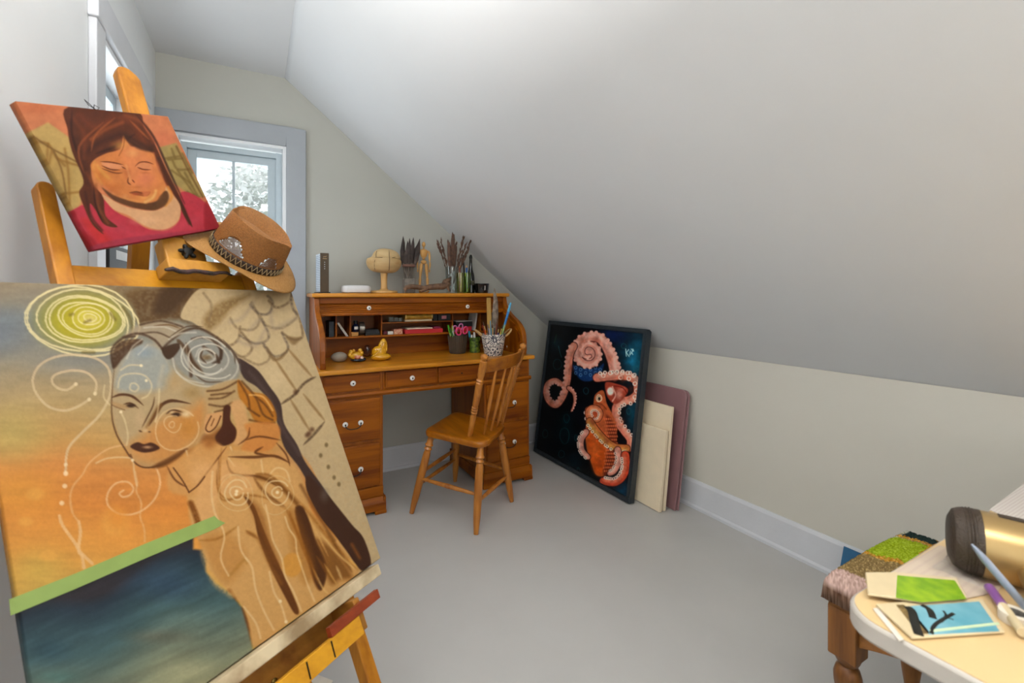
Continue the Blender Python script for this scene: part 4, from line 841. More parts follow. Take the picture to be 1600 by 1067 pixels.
# stool
sx0, sx1, sy0, sy1, sz = 1.20, 1.60, .20, .60, .405
m_oak = wood('dark stool oak', '8a5a2a', '5c3616', 'z', .4, 1.4); m_oakx = wood('dark stool oak rails', '8a5a2a', '5c3616', 'x', .4, 1.4)
stl = thing('footstool', 'dark oak stool with turned legs and a hooked patchwork cushion', 'stool', ((sx0+sx1)/2, (sy0+sy1)/2, 0))
lp = [(.017, 0), (.021, .012), (.022, .03), (.015, .04), (.017, .05), (.013, .06), (.019, .10), (.024, .14), (.026, .165), (.020, .188), (.014, .195), (.024, .203), (.028, .222), (.029, .24), (.024, .258), (.016, .266), (.022, .272), (.026, .28), (.028, .29)]
for lx in (sx0+.032, sx1-.032):
    for ly in (sy0+.032, sy1-.032):
        g = MB(); g.lathe(lp, (lx, ly, 0), 20); g.build('leg', m_oak, stl)
        MB().box(lx-.030, lx+.030, ly-.030, ly+.030, .288, sz).build('leg_block', m_oak, stl, .003, 0)
def rail(a, b, vert):
    n = 16; out = []
    for i in range(n+1):
        f = i/n; out.append((a+(b-a)*f, .330+.035*math.sin(math.pi*f)))
    return out+[(b, sz), (a, sz)]
for yy in (sy0+.016, sy1-.036): MB().prism(rail(sx0+.062, sx1-.062, 0), (0, yy, 0), (1, 0, 0), (0, 0, 1), (0, 1, 0), 0, .02).build('apron', m_oakx, stl, .002, 0)
for xx in (sx0+.016, sx1-.036): MB().prism(rail(sy0+.062, sy1-.062, 0), (xx, 0, 0), (0, 1, 0), (0, 0, 1), (1, 0, 0), 0, .02).build('apron', MATS['dark stool oak rails'], stl, .002, 0)
def cushion():
    n = 150; vs = []; cols = []; q = np.random.RandomState(4); x0, x1, y0, y1 = sx0-.008, sx1+.008, sy0-.008, sy1+.008
    g = np.linspace(-1, 1, n); U, V = np.meshgrid(g, g); m_ = np.maximum(abs(U), abs(V)); ang = 1-np.clip((m_-.86)/.14, 0, 1)
    Z = sz+.012+.068*np.sqrt(np.clip(1-np.clip((m_-.84)/.16, 0, 1)**2, 0, 1))+.030*(1-U**2)*(1-V**2)
    Z = Z+q.rand(n, n)*.0060*(m_ < .985); X = (x0+x1)/2+U*(x1-x0)/2+q.randn(n, n)*.0005; Y = (y0+y1)/2+V*(y1-y0)/2+q.randn(n, n)*.0005
    # patches: u to the right, v to the back wall
    C = np.zeros((n, n, 3)); nz = q.rand(n, n); nz2 = vnoise(U*9+20, V*9+20, 2)
    tan = np.array([120, 100, 62.]); bro = np.array([84, 66, 40.]); C[:] = tan; C += (bro-tan)*(nz[..., None]*.9); C += np.array([60, 56, 40])*((nz > .8)[..., None])
    def patch(msk, c, s=24): C[msk] = np.array(c)+(nz[msk][:, None]-.5)*s
    fz = (nz2-.5)*.10
    patch((V > .40+.12*U+fz) & (V < .93) & (U > -.27+fz) & (U < .42+.1*V), (128, 146, 26), 50)
    patch((U > .56) & (V > .50-.3*(U-.56)) & (V < .90), (26, 40, 38), 22)
    patch((V > .84) & (U > .45), (150, 150, 132), 90)
    line = (abs(U+.27-fz) < .035) & (V > -.2) | (abs(V-.40-.12*U+fz) < .045) & (U > -.3) | (abs(U-.47-.1*V+fz) < .045) | (abs(V-.46+.3*(U-.56)) < .03) & (U > .5) | (abs(V+.45-.1*U) < .04)
    patch(line & (nz > .15), (160, 112, 36), 80)
    patch((abs(U+.70) < .05) & (abs(V-.15) < .07), (150, 50, 30), 30)
    patch((U < -.86+fz) | (V < -.86), (160, 134, 124), 50)
    patch((m_ > .985), (84, 62, 48), 60)
    Cc = np.clip(C, 5, 250)/255.; Cc = np.where(Cc <= .04045, Cc/12.92, ((Cc+.055)/1.055)**2.4)*1.5
    P = np.stack([X, Y, Z], -1).reshape(-1, 3); i, j = np.meshgrid(np.arange(n-1), np.arange(n-1)); a = (j*n+i).ravel()
    mb = MB(); off = np.array(wloc(stl)); me = bpy.data.meshes.new('cushion')
    me.from_pydata((P-off).tolist(), [], np.stack([a, a+1, a+n+1, a+n], 1).tolist()); at = me.color_attributes.new('paint', 'FLOAT_COLOR', 'POINT')
    at.data.foreach_set('color', np.hstack([np.clip(Cc.reshape(-1, 3), 0, .9), np.ones((n*n, 1))]).astype(np.float32).ravel()); me.shade_smooth()
    o = bpy.data.objects.new('cushion', me); COL.objects.link(o); o.parent = stl; me.materials.append(attr_mat('hooked wool', .95, .6, 700)); o.modifiers.new('thick', 'SOLIDIFY').thickness = .012
cushion()
MB().box(sx0+.004, sx1-.004, sy0+.004, sy1-.004, sz, sz+.012).build('seat_board', m_oakx, stl, 0, 0)
# hair dryer
m_gold = mat('champagne metal shell', 'b79a68', .32, .75, var=.03, scale=10); m_dk = mat('dark brown grille plastic', '3a2e22', .5, var=.1, bump=.6, bscale=300)
p0 = at_d(1485, 838, .722); D = Vector((.40, -.92, -.02)).normalized(); U_ = Vector((0, 0, 1)); U_ = (U_-D*U_.dot(D)).normalized(); S_ = D.cross(U_)
p0.z = TZ+.0495
hd = thing('hair_dryer', 'champagne coloured hair dryer with a dark rear grille lying on the ivory table', 'hair dryer', (p0.x, p0.y, TZ))
fr_ = (S_, U_, D)
MB().lathe([(.0475, .031), (.0478, .05), (.047, .09), (.044, .13), (.038, .17), (.030, .20), (.027, .215), (.024, .215), (.024, .20), (0, .20)], p0, 32, fr_).build('barrel', m_gold, hd)
gr = MB().lathe([(0, -.004), (.030, -.003), (.041, .002), (.0455, .010), (.047, .018), (.0478, .031), (.0478, .0325), (0, .0325)], p0, 32, fr_).build('grille', m_dk, hd)
for k in range(1, 6): MB().lathe([(.0476-.0006*abs(k-3), 0), (.0488-.0008*abs(k-3), .0009), (.0476-.0006*abs(k-3), .0018)], p0+D*(.010+.0036*k), 32, fr_).build('grille_rib', m_dk, gr)
hv = (S_*.93-U_*.28).normalized(); h0 = p0+D*.085
if h0.z < 0: pass
hp = [h0+S_*.03-U_*.008, h0+S_*.07-U_*.018, h0+S_*.13-U_*.022, h0+S_*.17-U_*.022]
MB().tube(hp, [.022, .020, .019, .018], 14, squash=.8).build('handle', m_gold, hd)
MB().box(0, .02, -.004, .004, 0, .002); b = p0+D*.065+U_*.0475; MB().obox(b, (D, S_, U_), (.014, .006, .0015)).build('switch', m_dk, hd, .001, 0)
# papers and tubes
TP = TZ+.0006
def zp(px, py, z=TP): return on_z(px, py, z)
def slab(name, corners, z, th, m, parent=None, bow=0.):
    P = [zp(*c, z) for c in corners]; n = len(P); mb = MB()
    mb.add([p for p in P]+[p+Vector((0, 0, th)) for p in P], [tuple(range(n))[::-1], tuple(range(n, 2*n))]+[(i, (i+1) % n, n+(i+1) % n, n+i) for i in range(n)])
    return mb.build(name, m, parent, 0, 0, origin=sum(P, Vector())/n)
m_pap = mat('white paper', 'dcd2c4', .8, var=.03, scale=30)
def ruled(name, base, ink, freq):
    m, n, L, b = _pr(name); tc = n.new('ShaderNodeTexCoord'); w = n.new('ShaderNodeTexWave'); w.bands_direction = 'Y'; w.inputs['Scale'].default_value = freq; w.inputs['Distortion'].default_value = .6
    rp = n.new('ShaderNodeValToRGB'); rp.color_ramp.elements[0].position = .45; rp.color_ramp.elements[0].color = (*lin(base), 1); rp.color_ramp.elements[1].position = .9; rp.color_ramp.elements[1].color = (*lin(ink), 1)
    L.new(tc.outputs['Object'], w.inputs['Vector']); L.new(w.outputs['Color'], rp.inputs[0]); L.new(rp.outputs[0], b.inputs['Base Color']); b.inputs['Roughness'].default_value = .8; return m
tag(slab('printed_sheet', [(1546, 797), (1602, 755), (1760, 800), (1690, 860)], TP, .0012, ruled('printed sheet', 'cfc8c0', 'c4b8b2', 60)), 'printed white sheet at the far edge of the table behind the dryer', 'paper')
tag(slab('paper_sheet', [(1386, 900), (1467, 853), (1580, 880), (1560, 925), (1490, 940)], TP, .0012, ruled('pale pink paper', 'cbb9a4', 'c6b2a0', 30)), 'pale pink sheet of paper under the packets, nearest the stool', 'paper')
def packet(name, label, body, face, m_body, m_face, z, dark=None, cat='packet'):
    o = slab(name, body, z, .0035, m_body); tag(o, label, cat); b = o.modifiers.new('bevel', 'BEVEL'); b.width = .001
    f = slab('printed_face', face, z+.0035, .0004, m_face, o); return o, f
m_grn = mat('lime green print', '8fae1c', .45, col2='6c9418', scale=60); m_blu = mat('sky blue print', '7fb0bc', .45, col2='5594a2', scale=14)
packet('paint_packet', 'cream and lime green foil packet lying on the table', [(1352, 897), (1400, 897), (1495, 906), (1512, 937), (1440, 943), (1356, 931)], [(1402, 899), (1492, 907), (1510, 936), (1440, 941), (1400, 934)], mat('cream packet', 'd2bf98', .5, var=.04), m_grn, TP+.006)
o, f = packet('picture_card', 'cream packet with a sky blue picture of a bare tree, nearest the table corner', [(1368, 947), (1440, 941), (1535, 939), (1570, 990), (1425, 1000)], [(1412, 948), (1530, 940), (1562, 986), (1452, 992)], MATS['cream packet'], m_blu, TP+.0012)
zz = TP+.0052
tr_ = MB()
for pts, w_ in (([(1436, 992), (1430, 975), (1425, 955), (1418, 948)], .005), ([(1455, 990), (1462, 975), (1490, 958)], .0022), ([(1470, 972), (1478, 962), (1474, 954)], .0015), ([(1480, 965), (1490, 968)], .0012), ([(1440, 945), (1452, 952), (1458, 966)], .004)):
    q = spline([tuple(zp(*c, zz)) for c in pts], 4); tr_.tube([Vector(a) for a in q], w_, 6, squash=.15)
tr_.build('tree_print', mat('black ink', '181812', .5), o)
slab('hill_print', [(1400, 945), (1412, 945), (1428, 958), (1450, 985), (1452, 990), (1436, 991)], TP+.0047, .0004, mat('brown ink', '4a3a20', .5, col2='8a7040', scale=300), o)
slab('shore_print', [(1452, 984), (1560, 972), (1562, 976), (1454, 988)], TP+.0051, .0003, mat('pale shore ink', 'c8d8b0', .5), o)
tag(slab('paper_strip', [(1364, 952), (1372, 950), (1412, 1000), (1405, 1002)], TP, .001, m_pap), 'narrow white paper strip on the table corner', 'paper')
# pen, marker, tape roll, plastic wrap
a, b = zp(1518, 850, TZ+.078), zp(1608, 955, TZ+.012); d_ = (b-a).normalized()
pn = thing('silver_pen', 'blue grey pen propped in front of the dryer', 'pen', a)
L0 = (b-a).length+.02; MB().tube([a, a+d_*.006, a+d_*.02, a+d_*(L0-.02), a+d_*L0], [.0012, .003, .0050, .0052, .004], 12).build('barrel', mat('blue grey pen metal', '8a94a4', .3, .4), pn)
MB().obox(a+d_*(L0-.03)+Vector((0, 0, .0058)), (d_, d_.cross(Vector((0, 0, 1))), Vector((0, 0, 1))), (.02, .0014, .0006)).build('clip', MATS['blue grey pen metal'], pn)
tg = thing('tape_roll', 'small roll of white tape on the table beside the blue picture card', 'tape', zp(1588, 972))
c = zp(1588, 972); MB().lathe([(.010, 0), (.017, 0), (.017, .013), (.010, .013), (.010, 0)], c, 24).build('roll', mat('white tape', 'e4dac8', .5), tg)
MB().lathe([(.0085, 0), (.0099, 0), (.0099, .0128), (.0085, .0128), (.0085, 0)], c, 24).build('core', mat('grey core', '6a6660', .6), tg)
a, b = zp(1546, 918, TP+.009), zp(1566, 945, TP+.009); e_ = (b-a).normalized()
mk = thing('purple_marker', 'short purple marker between the papers and the pen', 'marker', a)
MB().tube([a, a+e_*.045], .006, 12).build('cap', mat('purple plastic', '8a5a9a', .35), mk); MB().tube([a+e_*.045, a+e_*.10], .0055, 12).build('barrel', MATS['cream packet'], mk)
mb = MB(); q = np.random.RandomState(2); n = 12; P0 = zp(1520, 892, TP+.0015)
for i in range(n):
    for j in range(n): mb.v.append(tuple(P0+Vector(((i/n-.5)*.12, (j/n-.5)*.07, .010+.010*q.rand()*(1 if 0 < i < n-1 and 0 < j < n-1 else -.4)))))
for i in range(n-1):
    for j in range(n-1): mb.f.append((i*n+j, i*n+j+1, (i+1)*n+j+1, (i+1)*n+j))
tag(mb.build('plastic_wrap', glass('clear plastic', (.93, .95, .97), .10, .15), None, 0, 60, origin=P0), 'crumpled clear plastic wrap under the grille of the dryer', 'plastic wrap')
# blue folder tip behind the stool, and the paper drop sheet under the easel
a = math.atan2(.055, .145); f0 = Vector((1.970, .40, .003))
tag(MB().prism([(0, 0), (.545, 0), (.545, .160), (0, .160)], f0, (0, 1, 0), (math.sin(a), 0, math.cos(a)), (-math.cos(a), 0, math.sin(a)), 0, .008).build('blue_folder', mat('deep blue folder', '1f5a80', .5), None, .001, 0, origin=f0+Vector((0, .25, 0))), 'deep blue folder propped against the baseboard behind the stool', 'folder')
q = [on_z(*c, .001) for c in ((478, 1066), (488, 1052), (520, 1064), (500, 1100), (440, 1120))]
mb = MB(); mb.add(q+[p+Vector((0, 0, .002)) for p in q], [(0, 1, 2, 3, 4)[::-1], (5, 6, 7, 8, 9)]+[(i, (i+1) % 5, 5+(i+1) % 5, 5+i) for i in range(5)])
tag(mb.build('drop_sheet', mat('cream paper sheet', 'e6dccc', .8), None, 0, 0, origin=q[3]), 'cream paper sheet on the floor under the easel', 'paper')
MB().box(-.505, -.437, 2.03, 2.36, SW[2]+.012, 1.322).build('case_body', mat('black case fabric', '1a1a1c', .6), bb, .008, 0)
MB().box(-.4372, -.436, 2.12, 2.30, 1.272, 1.304).build('case_label', mat('pale label', 'c8c8c6', .5), bb, 0, 0)
# ================================================================== ROLL-TOP DESK
LT, DK = '9a5404', '642800'
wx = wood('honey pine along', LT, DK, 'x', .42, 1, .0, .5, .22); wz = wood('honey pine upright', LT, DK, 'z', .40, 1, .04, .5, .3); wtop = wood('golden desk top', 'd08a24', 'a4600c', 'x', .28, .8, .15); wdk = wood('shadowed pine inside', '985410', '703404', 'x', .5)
ZS = .768; YF = 2.44; dk = thing('rolltop_desk', 'honey pine roll-top desk with white porcelain knobs, roll open, against the back wall', 'desk', (.877, 2.70, 0))
m_por = mat('white porcelain', 'eceae4', .15, var=.01, coat=.5); m_pin = mat('dark iron pin', '2c2824', .4, .7)
PX = ((.272, .583), (1.172, 1.481))
def knob(parent, x, y, z, r=.014, ax=((1, 0, 0), (0, 0, 1), (0, -1, 0))):
    k = MB().lathe([(r*.45, 0), (r*.45, .004), (r*.95, .007), (r, .011), (r*.8, .016), (r*.35, .0175), (0, .0175)], (x, y, z), 18, ax).build('knob', m_por, parent)
    MB().lathe([(r*.30, .0160), (r*.30, .0192), (0, .0198)], (x, y, z), 10, ax).build('knob_pin', m_pin, k); return k
def pull(parent, x, y, z):
    for sx_ in (-.0375, .0375): knob(parent, x+sx_, y, z, .0135)
    MB().tube([Vector(q) for q in spline([(x-.0375, y-.017, z), (x-.034, y-.024, z-.014), (x-.018, y-.028, z-.022), (x, y-.029, z-.023), (x+.018, y-.028, z-.022), (x+.034, y-.024, z-.014), (x+.0375, y-.017, z)], 3)], .0026, 8).build('bail', m_pin, parent)
def drawer(x0, x1, z0, z1, kind, y=YF):
    mb = MB().box(x0, x1, y-.010, y+.012, z0, z1); d = mb.build('drawer', wx, dk, .004, 0)
    MB().box(x0+.008, x1-.008, y-.0115, y-.009, z0+.008, z1-.008).build('drawer_panel', wx, d, .001, 0)
    if kind == 'k': knob(d, (x0+x1)/2, y-.0112, (z0+z1)/2)
    if kind == 'p': pull(d, (x0+x1)/2, y-.0112, z0+(z1-z0)*.46)
    if kind == 'h': MB().lathe([(.005, 0), (.005, .0006), (0, .0006)], ((x0+x1)/2, y-.0112, (z0+z1)/2), 10, ((1, 0, 0), (0, 0, 1), (0, -1, 0))).build('knob_hole', m_pin, d)
for x0, x1 in PX:
    MB().box(x0, x1, YF+.002, 2.965, .07, .742).build('pedestal', wz, dk, .003, 0)
    MB().prism([(0, .018), (.020, .018), (.020, .058), (.012, .072), (.006, .086), (0, .09)], (0, YF+.002, 0), (0, -1, 0), (0, 0, 1), (1, 0, 0), x0-.012, x1+.012).build('base_moulding', wx, dk, .002, 0)
    for xx in (x0-.012, x1-.001): MB().box(xx, xx+.013, YF-.016, 2.965, .018, .085).build('base_moulding', wx, dk, .003, 0)
    for xx in (x0-.014, x1-.046):
        for yy in (YF-.020, 2.90): MB().box(xx, xx+.060, yy, yy+.06, 0, .020).build('foot', wx, dk, .004, 0)
    drawer(x0+.016, x1-.016, .652, .736, 'k' if x0 < .5 else 'n'); drawer(x0+.016, x1-.016, .392, .606, 'p'); drawer(x0+.016, x1-.016, .150, .374, 'p')
    MB().box(x0, x1, YF-.006, YF+.004, .09, .142).build('bottom_rail', wx, dk, .003, 0)
MB().box(.583, 1.172, YF+.004, YF+.022, .640, .742).build('frieze', wx, dk, .001, 0)
drawer(.592, .874, .652, .736, 'k'); drawer(.886, 1.163, .652, .736, 'h')
def ogee(z0, z1, dy): return [(0, z0), (dy*.6, z0), (dy, (z0+z1)/2), (dy*.7, z1), (0, z1)]
MB().prism(ogee(.616, .640, .016), (0, YF+.002, 0), (0, -1, 0), (0, 0, 1), (1, 0, 0), PX[0][0]-.008, PX[1][1]+.008).build('waist_moulding', wx, dk, .002, 0)
MB().prism([(0, .618), (0, .640), (.09, .640), (.075, .630), (.05, .622), (.03, .616)], (.583, YF+.004, 0), (1, 0, 0), (0, 0, 1), (0, 1, 0), 0, .018).build('bracket', wx, dk, .001, 0)
pt = [(.252, 2.975), (1.503, 2.975), (1.503, 2.405), (.252, 2.405)]
MB().prism(pt, (0, 0, 0), (1, 0, 0), (0, 1, 0), (0, 0, 1), ZS-.024, ZS).build('writing_surface', wtop, dk, .007, 0)
# curved ends of the roll top
ZT = 1.126
sp = [(2.97, ZS), (2.452, ZS), (2.446, .80), (2.447, .86)]+[tuple(q) for q in spline([(2.447, .86), (2.462, .915), (2.515, .965), (2.59, 1.0), (2.655, 1.035), (2.695, 1.075), (2.715, ZT)], 5)[1:]]+[(2.97, ZT)]
for x0, x1 in ((.275, .303), (1.440, 1.468)):
    s_ = MB().prism(sp, (x0, 0, 0), (0, 1, 0), (0, 0, 1), (1, 0, 0), 0, x1-x0).build('side_panel', wz, dk, .004, 0)
# inner runners for the roll, seen on the right end
rp_ = [(y+.03, z-.012) for y, z in sp[3:-1]]+[(y+.045, z-.020) for y, z in sp[3:-1]][::-1]
MB().prism(rp_, (1.434, 0, 0), (0, 1, 0), (0, 0, 1), (1, 0, 0), 0, .006).build('roll_runner', wx, dk, 0, 0); MB().prism(rp_, (.303, 0, 0), (0, 1, 0), (0, 0, 1), (1, 0, 0), 0, .006).build('roll_runner', wx, dk, 0, 0)
MB().box(.262, 1.481, 2.690, 2.985, ZT, ZT+.024).build('top_board', wtop, dk, .008, 0)
MB().box(.303, 1.44, 2.718, 2.738, 1.092, ZT).build('header_rail', wx, dk, .002, 0)
tm = MB(); n = 5
for k in range(n):                                     # slats showing below the header
    z1 = 1.091-k*.0105; y_ = 2.734-.004*k
    tm.tube([(.3045, y_, z1-.005), (1.4385, y_, z1-.005)], .0062, 8)
tm.build('tambour', wx, dk)
lp_ = MB().box(.3045, 1.4385, 2.702, 2.722, 1.022, 1.040).build('roll_lip', wx, dk, .005, 0)
for px in (577.5, 732): q = on_y(px, 479, 2.70); knob(lp_, q.x, 2.724, 1.064, .013)
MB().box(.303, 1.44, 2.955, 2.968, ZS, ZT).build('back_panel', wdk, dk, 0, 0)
# pigeonholes
YP0, YP1, ZP0, ZP1 = 2.765, 2.955, .900, 1.043
MB().box(.309, 1.434, YP0, YP1, ZP0-.010, ZP0).build('pigeonhole_shelf', wx, dk, .001, 0); MB().box(.309, 1.434, YP0, YP1, ZP1-.009, ZP1).build('pigeonhole_shelf', wx, dk, .001, 0)
MB().box(.309, 1.434, 2.90, 2.906, ZS, ZP0-.010).build('lower_back_panel', wx, dk, 0, 0)
PD = [on_y(px, 500, YP0).x for px in (525.5, 547.5, 596.5, 707.5, 751)]
for x in PD: MB().box(x-.004, x+.004, YP0+.002, YP1, ZP0, ZP1-.009).build('divider', wx, dk, .001, 0)
ZM = .972; MB().box(PD[2]+.004, PD[3]-.004, YP0+.002, YP1, ZM-.004, ZM+.003).build('pigeonhole_shelf', wx, dk, .001, 0)

# ---- contents of the pigeonholes
def bx(px0, px1, z0, h, y0, y1, name, label, cat, m, bev=.001):
    a, b = on_y(px0, 500, y0).x, on_y(px1, 500, y0).x
    return tag(MB().box(a, b, y0, y1, z0+.0003, z0+h).build(name, m, None, bev, 0, origin=((a+b)/2, (y0+y1)/2, z0)), label, cat)
m_bk = mat('black lacquer', '151517', .4); m_nv = mat('dark slate cover', '2a3238', .5); m_red = mat('bright red card', 'c0202a', .4, var=.03); m_wht = mat('white card', 'e8e4dc', .6); m_gld = mat('old gold cover', 'c49a3c', .35, .5, col2='a07c2c', scale=40)
bx(514, 522, ZP0, .088, 2.80, 2.93, 'slate_book', 'dark slate book standing in the leftmost pigeonhole', 'book', m_nv)
a = on_y(530.5, 500, 2.79); th = math.radians(33); u_ = Vector((-math.sin(th), 0, math.cos(th))); v_ = Vector((math.cos(th), 0, math.sin(th)))
cb = on_y(545, 526, 2.79); cb.z = ZP0
cz = thing('white_card_box', 'slim white box leaning in the second pigeonhole from the left', 'box', cb)
MB().obox(cb+u_*.050-v_*.006+Vector((0, .06, .0)), (u_, v_, Vector((0, 1, 0))), (.049, .0055, .055)).build('box_body', m_wht, cz, .001, 0)
MB().obox(cb+u_*.050-v_*.006+Vector((0, .0048, 0)), (u_, v_, Vector((0, 1, 0))), (.047, .0007, .0004)).build('lid_seam', m_bk, cz, 0, 0)
bx(549, 560, ZP0, .022, 2.785, 2.84, 'cork_box', 'small orange tan box under the ink bottle in the pigeonhole', 'box', mat('orange tan card', 'c89048', .6))
q = on_y(555.5, 500, 2.812); q.z = ZP0+.0223
ib = thing('ink_bottle', 'small dark blue ink bottle with a white label in the third pigeonhole', 'bottle', q)
MB().lathe([(.017, 0), (.019, .003), (.019, .034), (.013, .042), (.009, .046), (.009, .050), (0, .050)], q, 18).build('bottle', mat('dark blue glass', '141c3a', .1, coat=.5), ib)
MB().lathe([(.0115, .050), (.0115, .066), (0, .066)], q, 14).build('cap', m_bk, ib); MB().box(q.x-.010, q.x+.010, q.y-.0205, q.y-.0185, q.z+.016, q.z+.032).build('label', m_wht, ib, 0, 0)
q = on_y(565, 500, 2.86); q.z = ZP0+.039
tn = thing('round_tin', 'round pewter tin standing on edge behind the ink bottle', 'tin', (q.x, q.y, ZP0)); AXX = ((0, 1, 0), (0, 0, 1), (1, 0, 0))
MB().lathe([(0, -.018), (.036, -.018), (.038, -.015), (.038, .012), (.034, .014), (.033, .011), (0, .011)], q, 28, AXX).build('tin_body', mat('pewter', '9a958c', .35, .7), tn)
for k, (h, c) in enumerate(((.013, '18181a'), (.011, '222226'), (.010, '141416'))): bx(571+k*.7, 594-k*1.2, ZP0+sum((.0133, .0113, .0103)[:k]), h, 2.79, 2.90, 'black_case', ('lowest', 'middle', 'topmost')[k]+' of the black cases stacked in the third pigeonhole', 'case', mat('case plastic '+c, c, .4))
for k, (p0_, p1_) in enumerate(((608, 615), (616, 622), (623, 628))):
    o = bx(p0_, p1_, ZM+.003, .030-.003*k, 2.80, 2.83, 'glass_block', ('leftmost', 'middle', 'rightmost')[k]+' clear glass block on the upper middle shelf', 'glass block', glass('thick clear glass', (.86, .9, .88), .2))
a, b = on_y(632, 500, 2.775).x, on_y(675.5, 500, 2.775).x
wb = bx(633, 675, ZM+.003, .012, 2.775, 2.90, 'cream_book', 'cream paper block under the gold book on the upper middle shelf', 'book', mat('page cream', 'e2d4b0', .7))
g = thing('gold_book', 'gold book lying spine out on the upper middle shelf', 'book', ((a+b)/2, 2.83, ZM+.0153))
MB().prism([(0, 0)]+[(-.010*math.sin(math.radians(t)), .018-.018*math.cos(math.radians(t))) for t in range(15, 180, 15)]+[(0, .036), (.12, .036), (.12, 0)], (a, 2.772, ZM+.0154), (0, 1, 0), (0, 0, 1), (1, 0, 0), 0, b-a).build('cover', m_gld, g, 0, 40)
for xx in (a+.004, b-.008): MB().box(xx, xx+.004, 2.7605, 2.78, ZM+.022, ZM+.046).build('spine_band', mat('pale gilt', 'd8c078', .3, .4), g, 0, 0)
bx(677, 683.5, ZM+.003, .042, 2.79, 2.88, 'black_box', 'tall black box right of the gold book', 'box', m_bk)
o = bx(684.5, 704, ZM+.003, .042, 2.785, 2.88, 'black_box', 'wide black box with a pink label right of the gold book', 'box', m_bk)
a, b = on_y(690, 500, 2.785).x, on_y(697.5, 500, 2.785).x; MB().box(a, b, 2.7843, 2.785, ZM+.014, ZM+.034).build('label', mat('pink label', 'd88a90', .5), o, 0, 0)
bx(599, 605, ZP0, .020, 2.80, 2.85, 'red_tin', 'tiny dark red tin at the left of the lower middle shelf', 'tin', mat('dark red tin', '5c1420', .4))
bx(606, 614.5, ZP0, .018, 2.785, 2.83, 'eraser', 'white eraser on the lower middle shelf', 'eraser', m_wht)
bx(615.5, 629, ZP0, .030, 2.785, 2.85, 'matchbox', 'cream and red matchbox on the lower middle shelf', 'box', mat('matchbox card', 'd8b898', .6, col2='b85038', scale=120))
bx(633, 692, ZP0, .026, 2.775, 2.93, 'red_book', 'bright red book lying on the lower middle shelf', 'book', m_red)
bx(636, 676, ZP0+.0263, .008, 2.782, 2.92, 'paper_pad', 'cream paper pad lying on the bright red book', 'pad', mat('pad paper', 'dccdb4', .7))
bx(678, 688, ZP0+.0263, .011, 2.79, 2.9, 'pink_case', 'dark pink case lying on the right end of the bright red book', 'case', mat('dark pink', '8a2c4a', .4))
bx(712, 737, ZP0, .030, 2.785, 2.93, 'red_box', 'red box in the fourth pigeonhole behind the scissors', 'box', m_red)
bx(713, 738, ZP0+.0303, .034, 2.79, 2.93, 'black_box', 'black box on top of the red box in the fourth pigeonhole', 'box', m_bk)
bx(712.5, 739, ZP0+.0646, .003, 2.785, 2.93, 'white_card', 'white card lying on the black box in the fourth pigeonhole', 'card', m_wht)
a = on_y(741, 500, 2.785); u_ = Vector((.16, 0, 1)).normalized(); a.z = ZP0
for k, lb in enumerate(('front', 'rear')):
    c = Vector((a.x+.012*k, 2.785+.012*k, ZP0+.002)); tag(MB().obox(c+u_*.060+Vector((0, .06, 0)), (u_, Vector((1, 0, -.16)), (0, 1, 0)), (.059-.004*k, .0012, .060)).build('envelope', m_wht, None, 0, 0, origin=c), lb+' one of two white envelopes leaning at the right of the fourth pigeonhole', 'envelope')

# ---- stones and figures on the writing surface
def on_desk(px, py): return on_z(px, py, ZS)
def blobthing(name, label, cat, c, r, m, noise=.1, seed=1, ax=((1, 0, 0), (0, 1, 0), (0, 0, 1)), rings=14):
    c = Vector(c); o = MB().blob(c+Vector((0, 0, r[2]*.97)), r, 22, rings, noise, seed, ax).build(name, m, None, 0, 60, origin=c); return tag(o, label, cat)
m_st = mat('grey beige stone', '9c9282', .6, var=.06, scale=30, bump=.2)
blobthing('stone', 'large smooth grey beige stone at the left end of the desk', 'stone', on_desk(530, 565.5), (.044, .034, .028), m_st, .03, 3)
q = on_desk(530, 556); q.z += .026
blobthing('stone', 'small pinkish stone perched behind the large grey beige stone', 'stone', (on_desk(524, 562).x-.005, on_desk(524, 557).y, ZS), (.024, .022, .036), mat('pink stone', 'a87868', .6, col2='707860', scale=30), .05, 4)
blobthing('stone', 'brown grey stone behind the yellow-haired figurine', 'stone', on_desk(541, 556), (.036, .026, .038), mat('brown grey stone', '6e6254', .6, col2='8a8078', scale=40), .08, 9)
f0 = on_desk(559, 565); fg = thing('clown_figurine', 'ceramic figurine with yellow hair and pale face lying on a dark blue base', 'figurine', f0)
MB().blob(f0+Vector((.004, 0, .011)), (.043, .032, .0125), 20, 10, .04, 2).build('base', mat('dark blue glaze', '1c2a38', .2, coat=.5), fg)
m_yel = mat('yellow glaze', 'd8a82c', .25, col2='c8901c', scale=60, coat=.5); m_skin = mat('pale pink glaze', 'd8a07c', .3, col2='c05840', scale=70, coat=.4)
hb_ = MB(); c = f0+Vector((-.010, 0, .034)); hb_.blob(c, (.034, .026, .022), 18, 12, .16, 5)
for dx, dz, rr in ((-.028, .020, .012), (-.012, .026, .010), (.022, .026, .012), (.030, .014, .010), (-.034, .006, .011)): hb_.blob(c+Vector((dx, -.004, dz)), (rr, rr, rr*1.2), 10, 8, .2, int(abs(dx)*1000))
hb_.build('hair', m_yel, fg)
MB().blob(c+Vector((.006, -.020, -.006)), (.018, .012, .013), 14, 10, .05, 3).build('face', m_skin, fg); MB().blob(c+Vector((.026, -.014, -.012)), (.014, .012, .010), 12, 8, .15, 8).build('collar', mat('pink white glaze', 'e0c0b0', .3), fg)
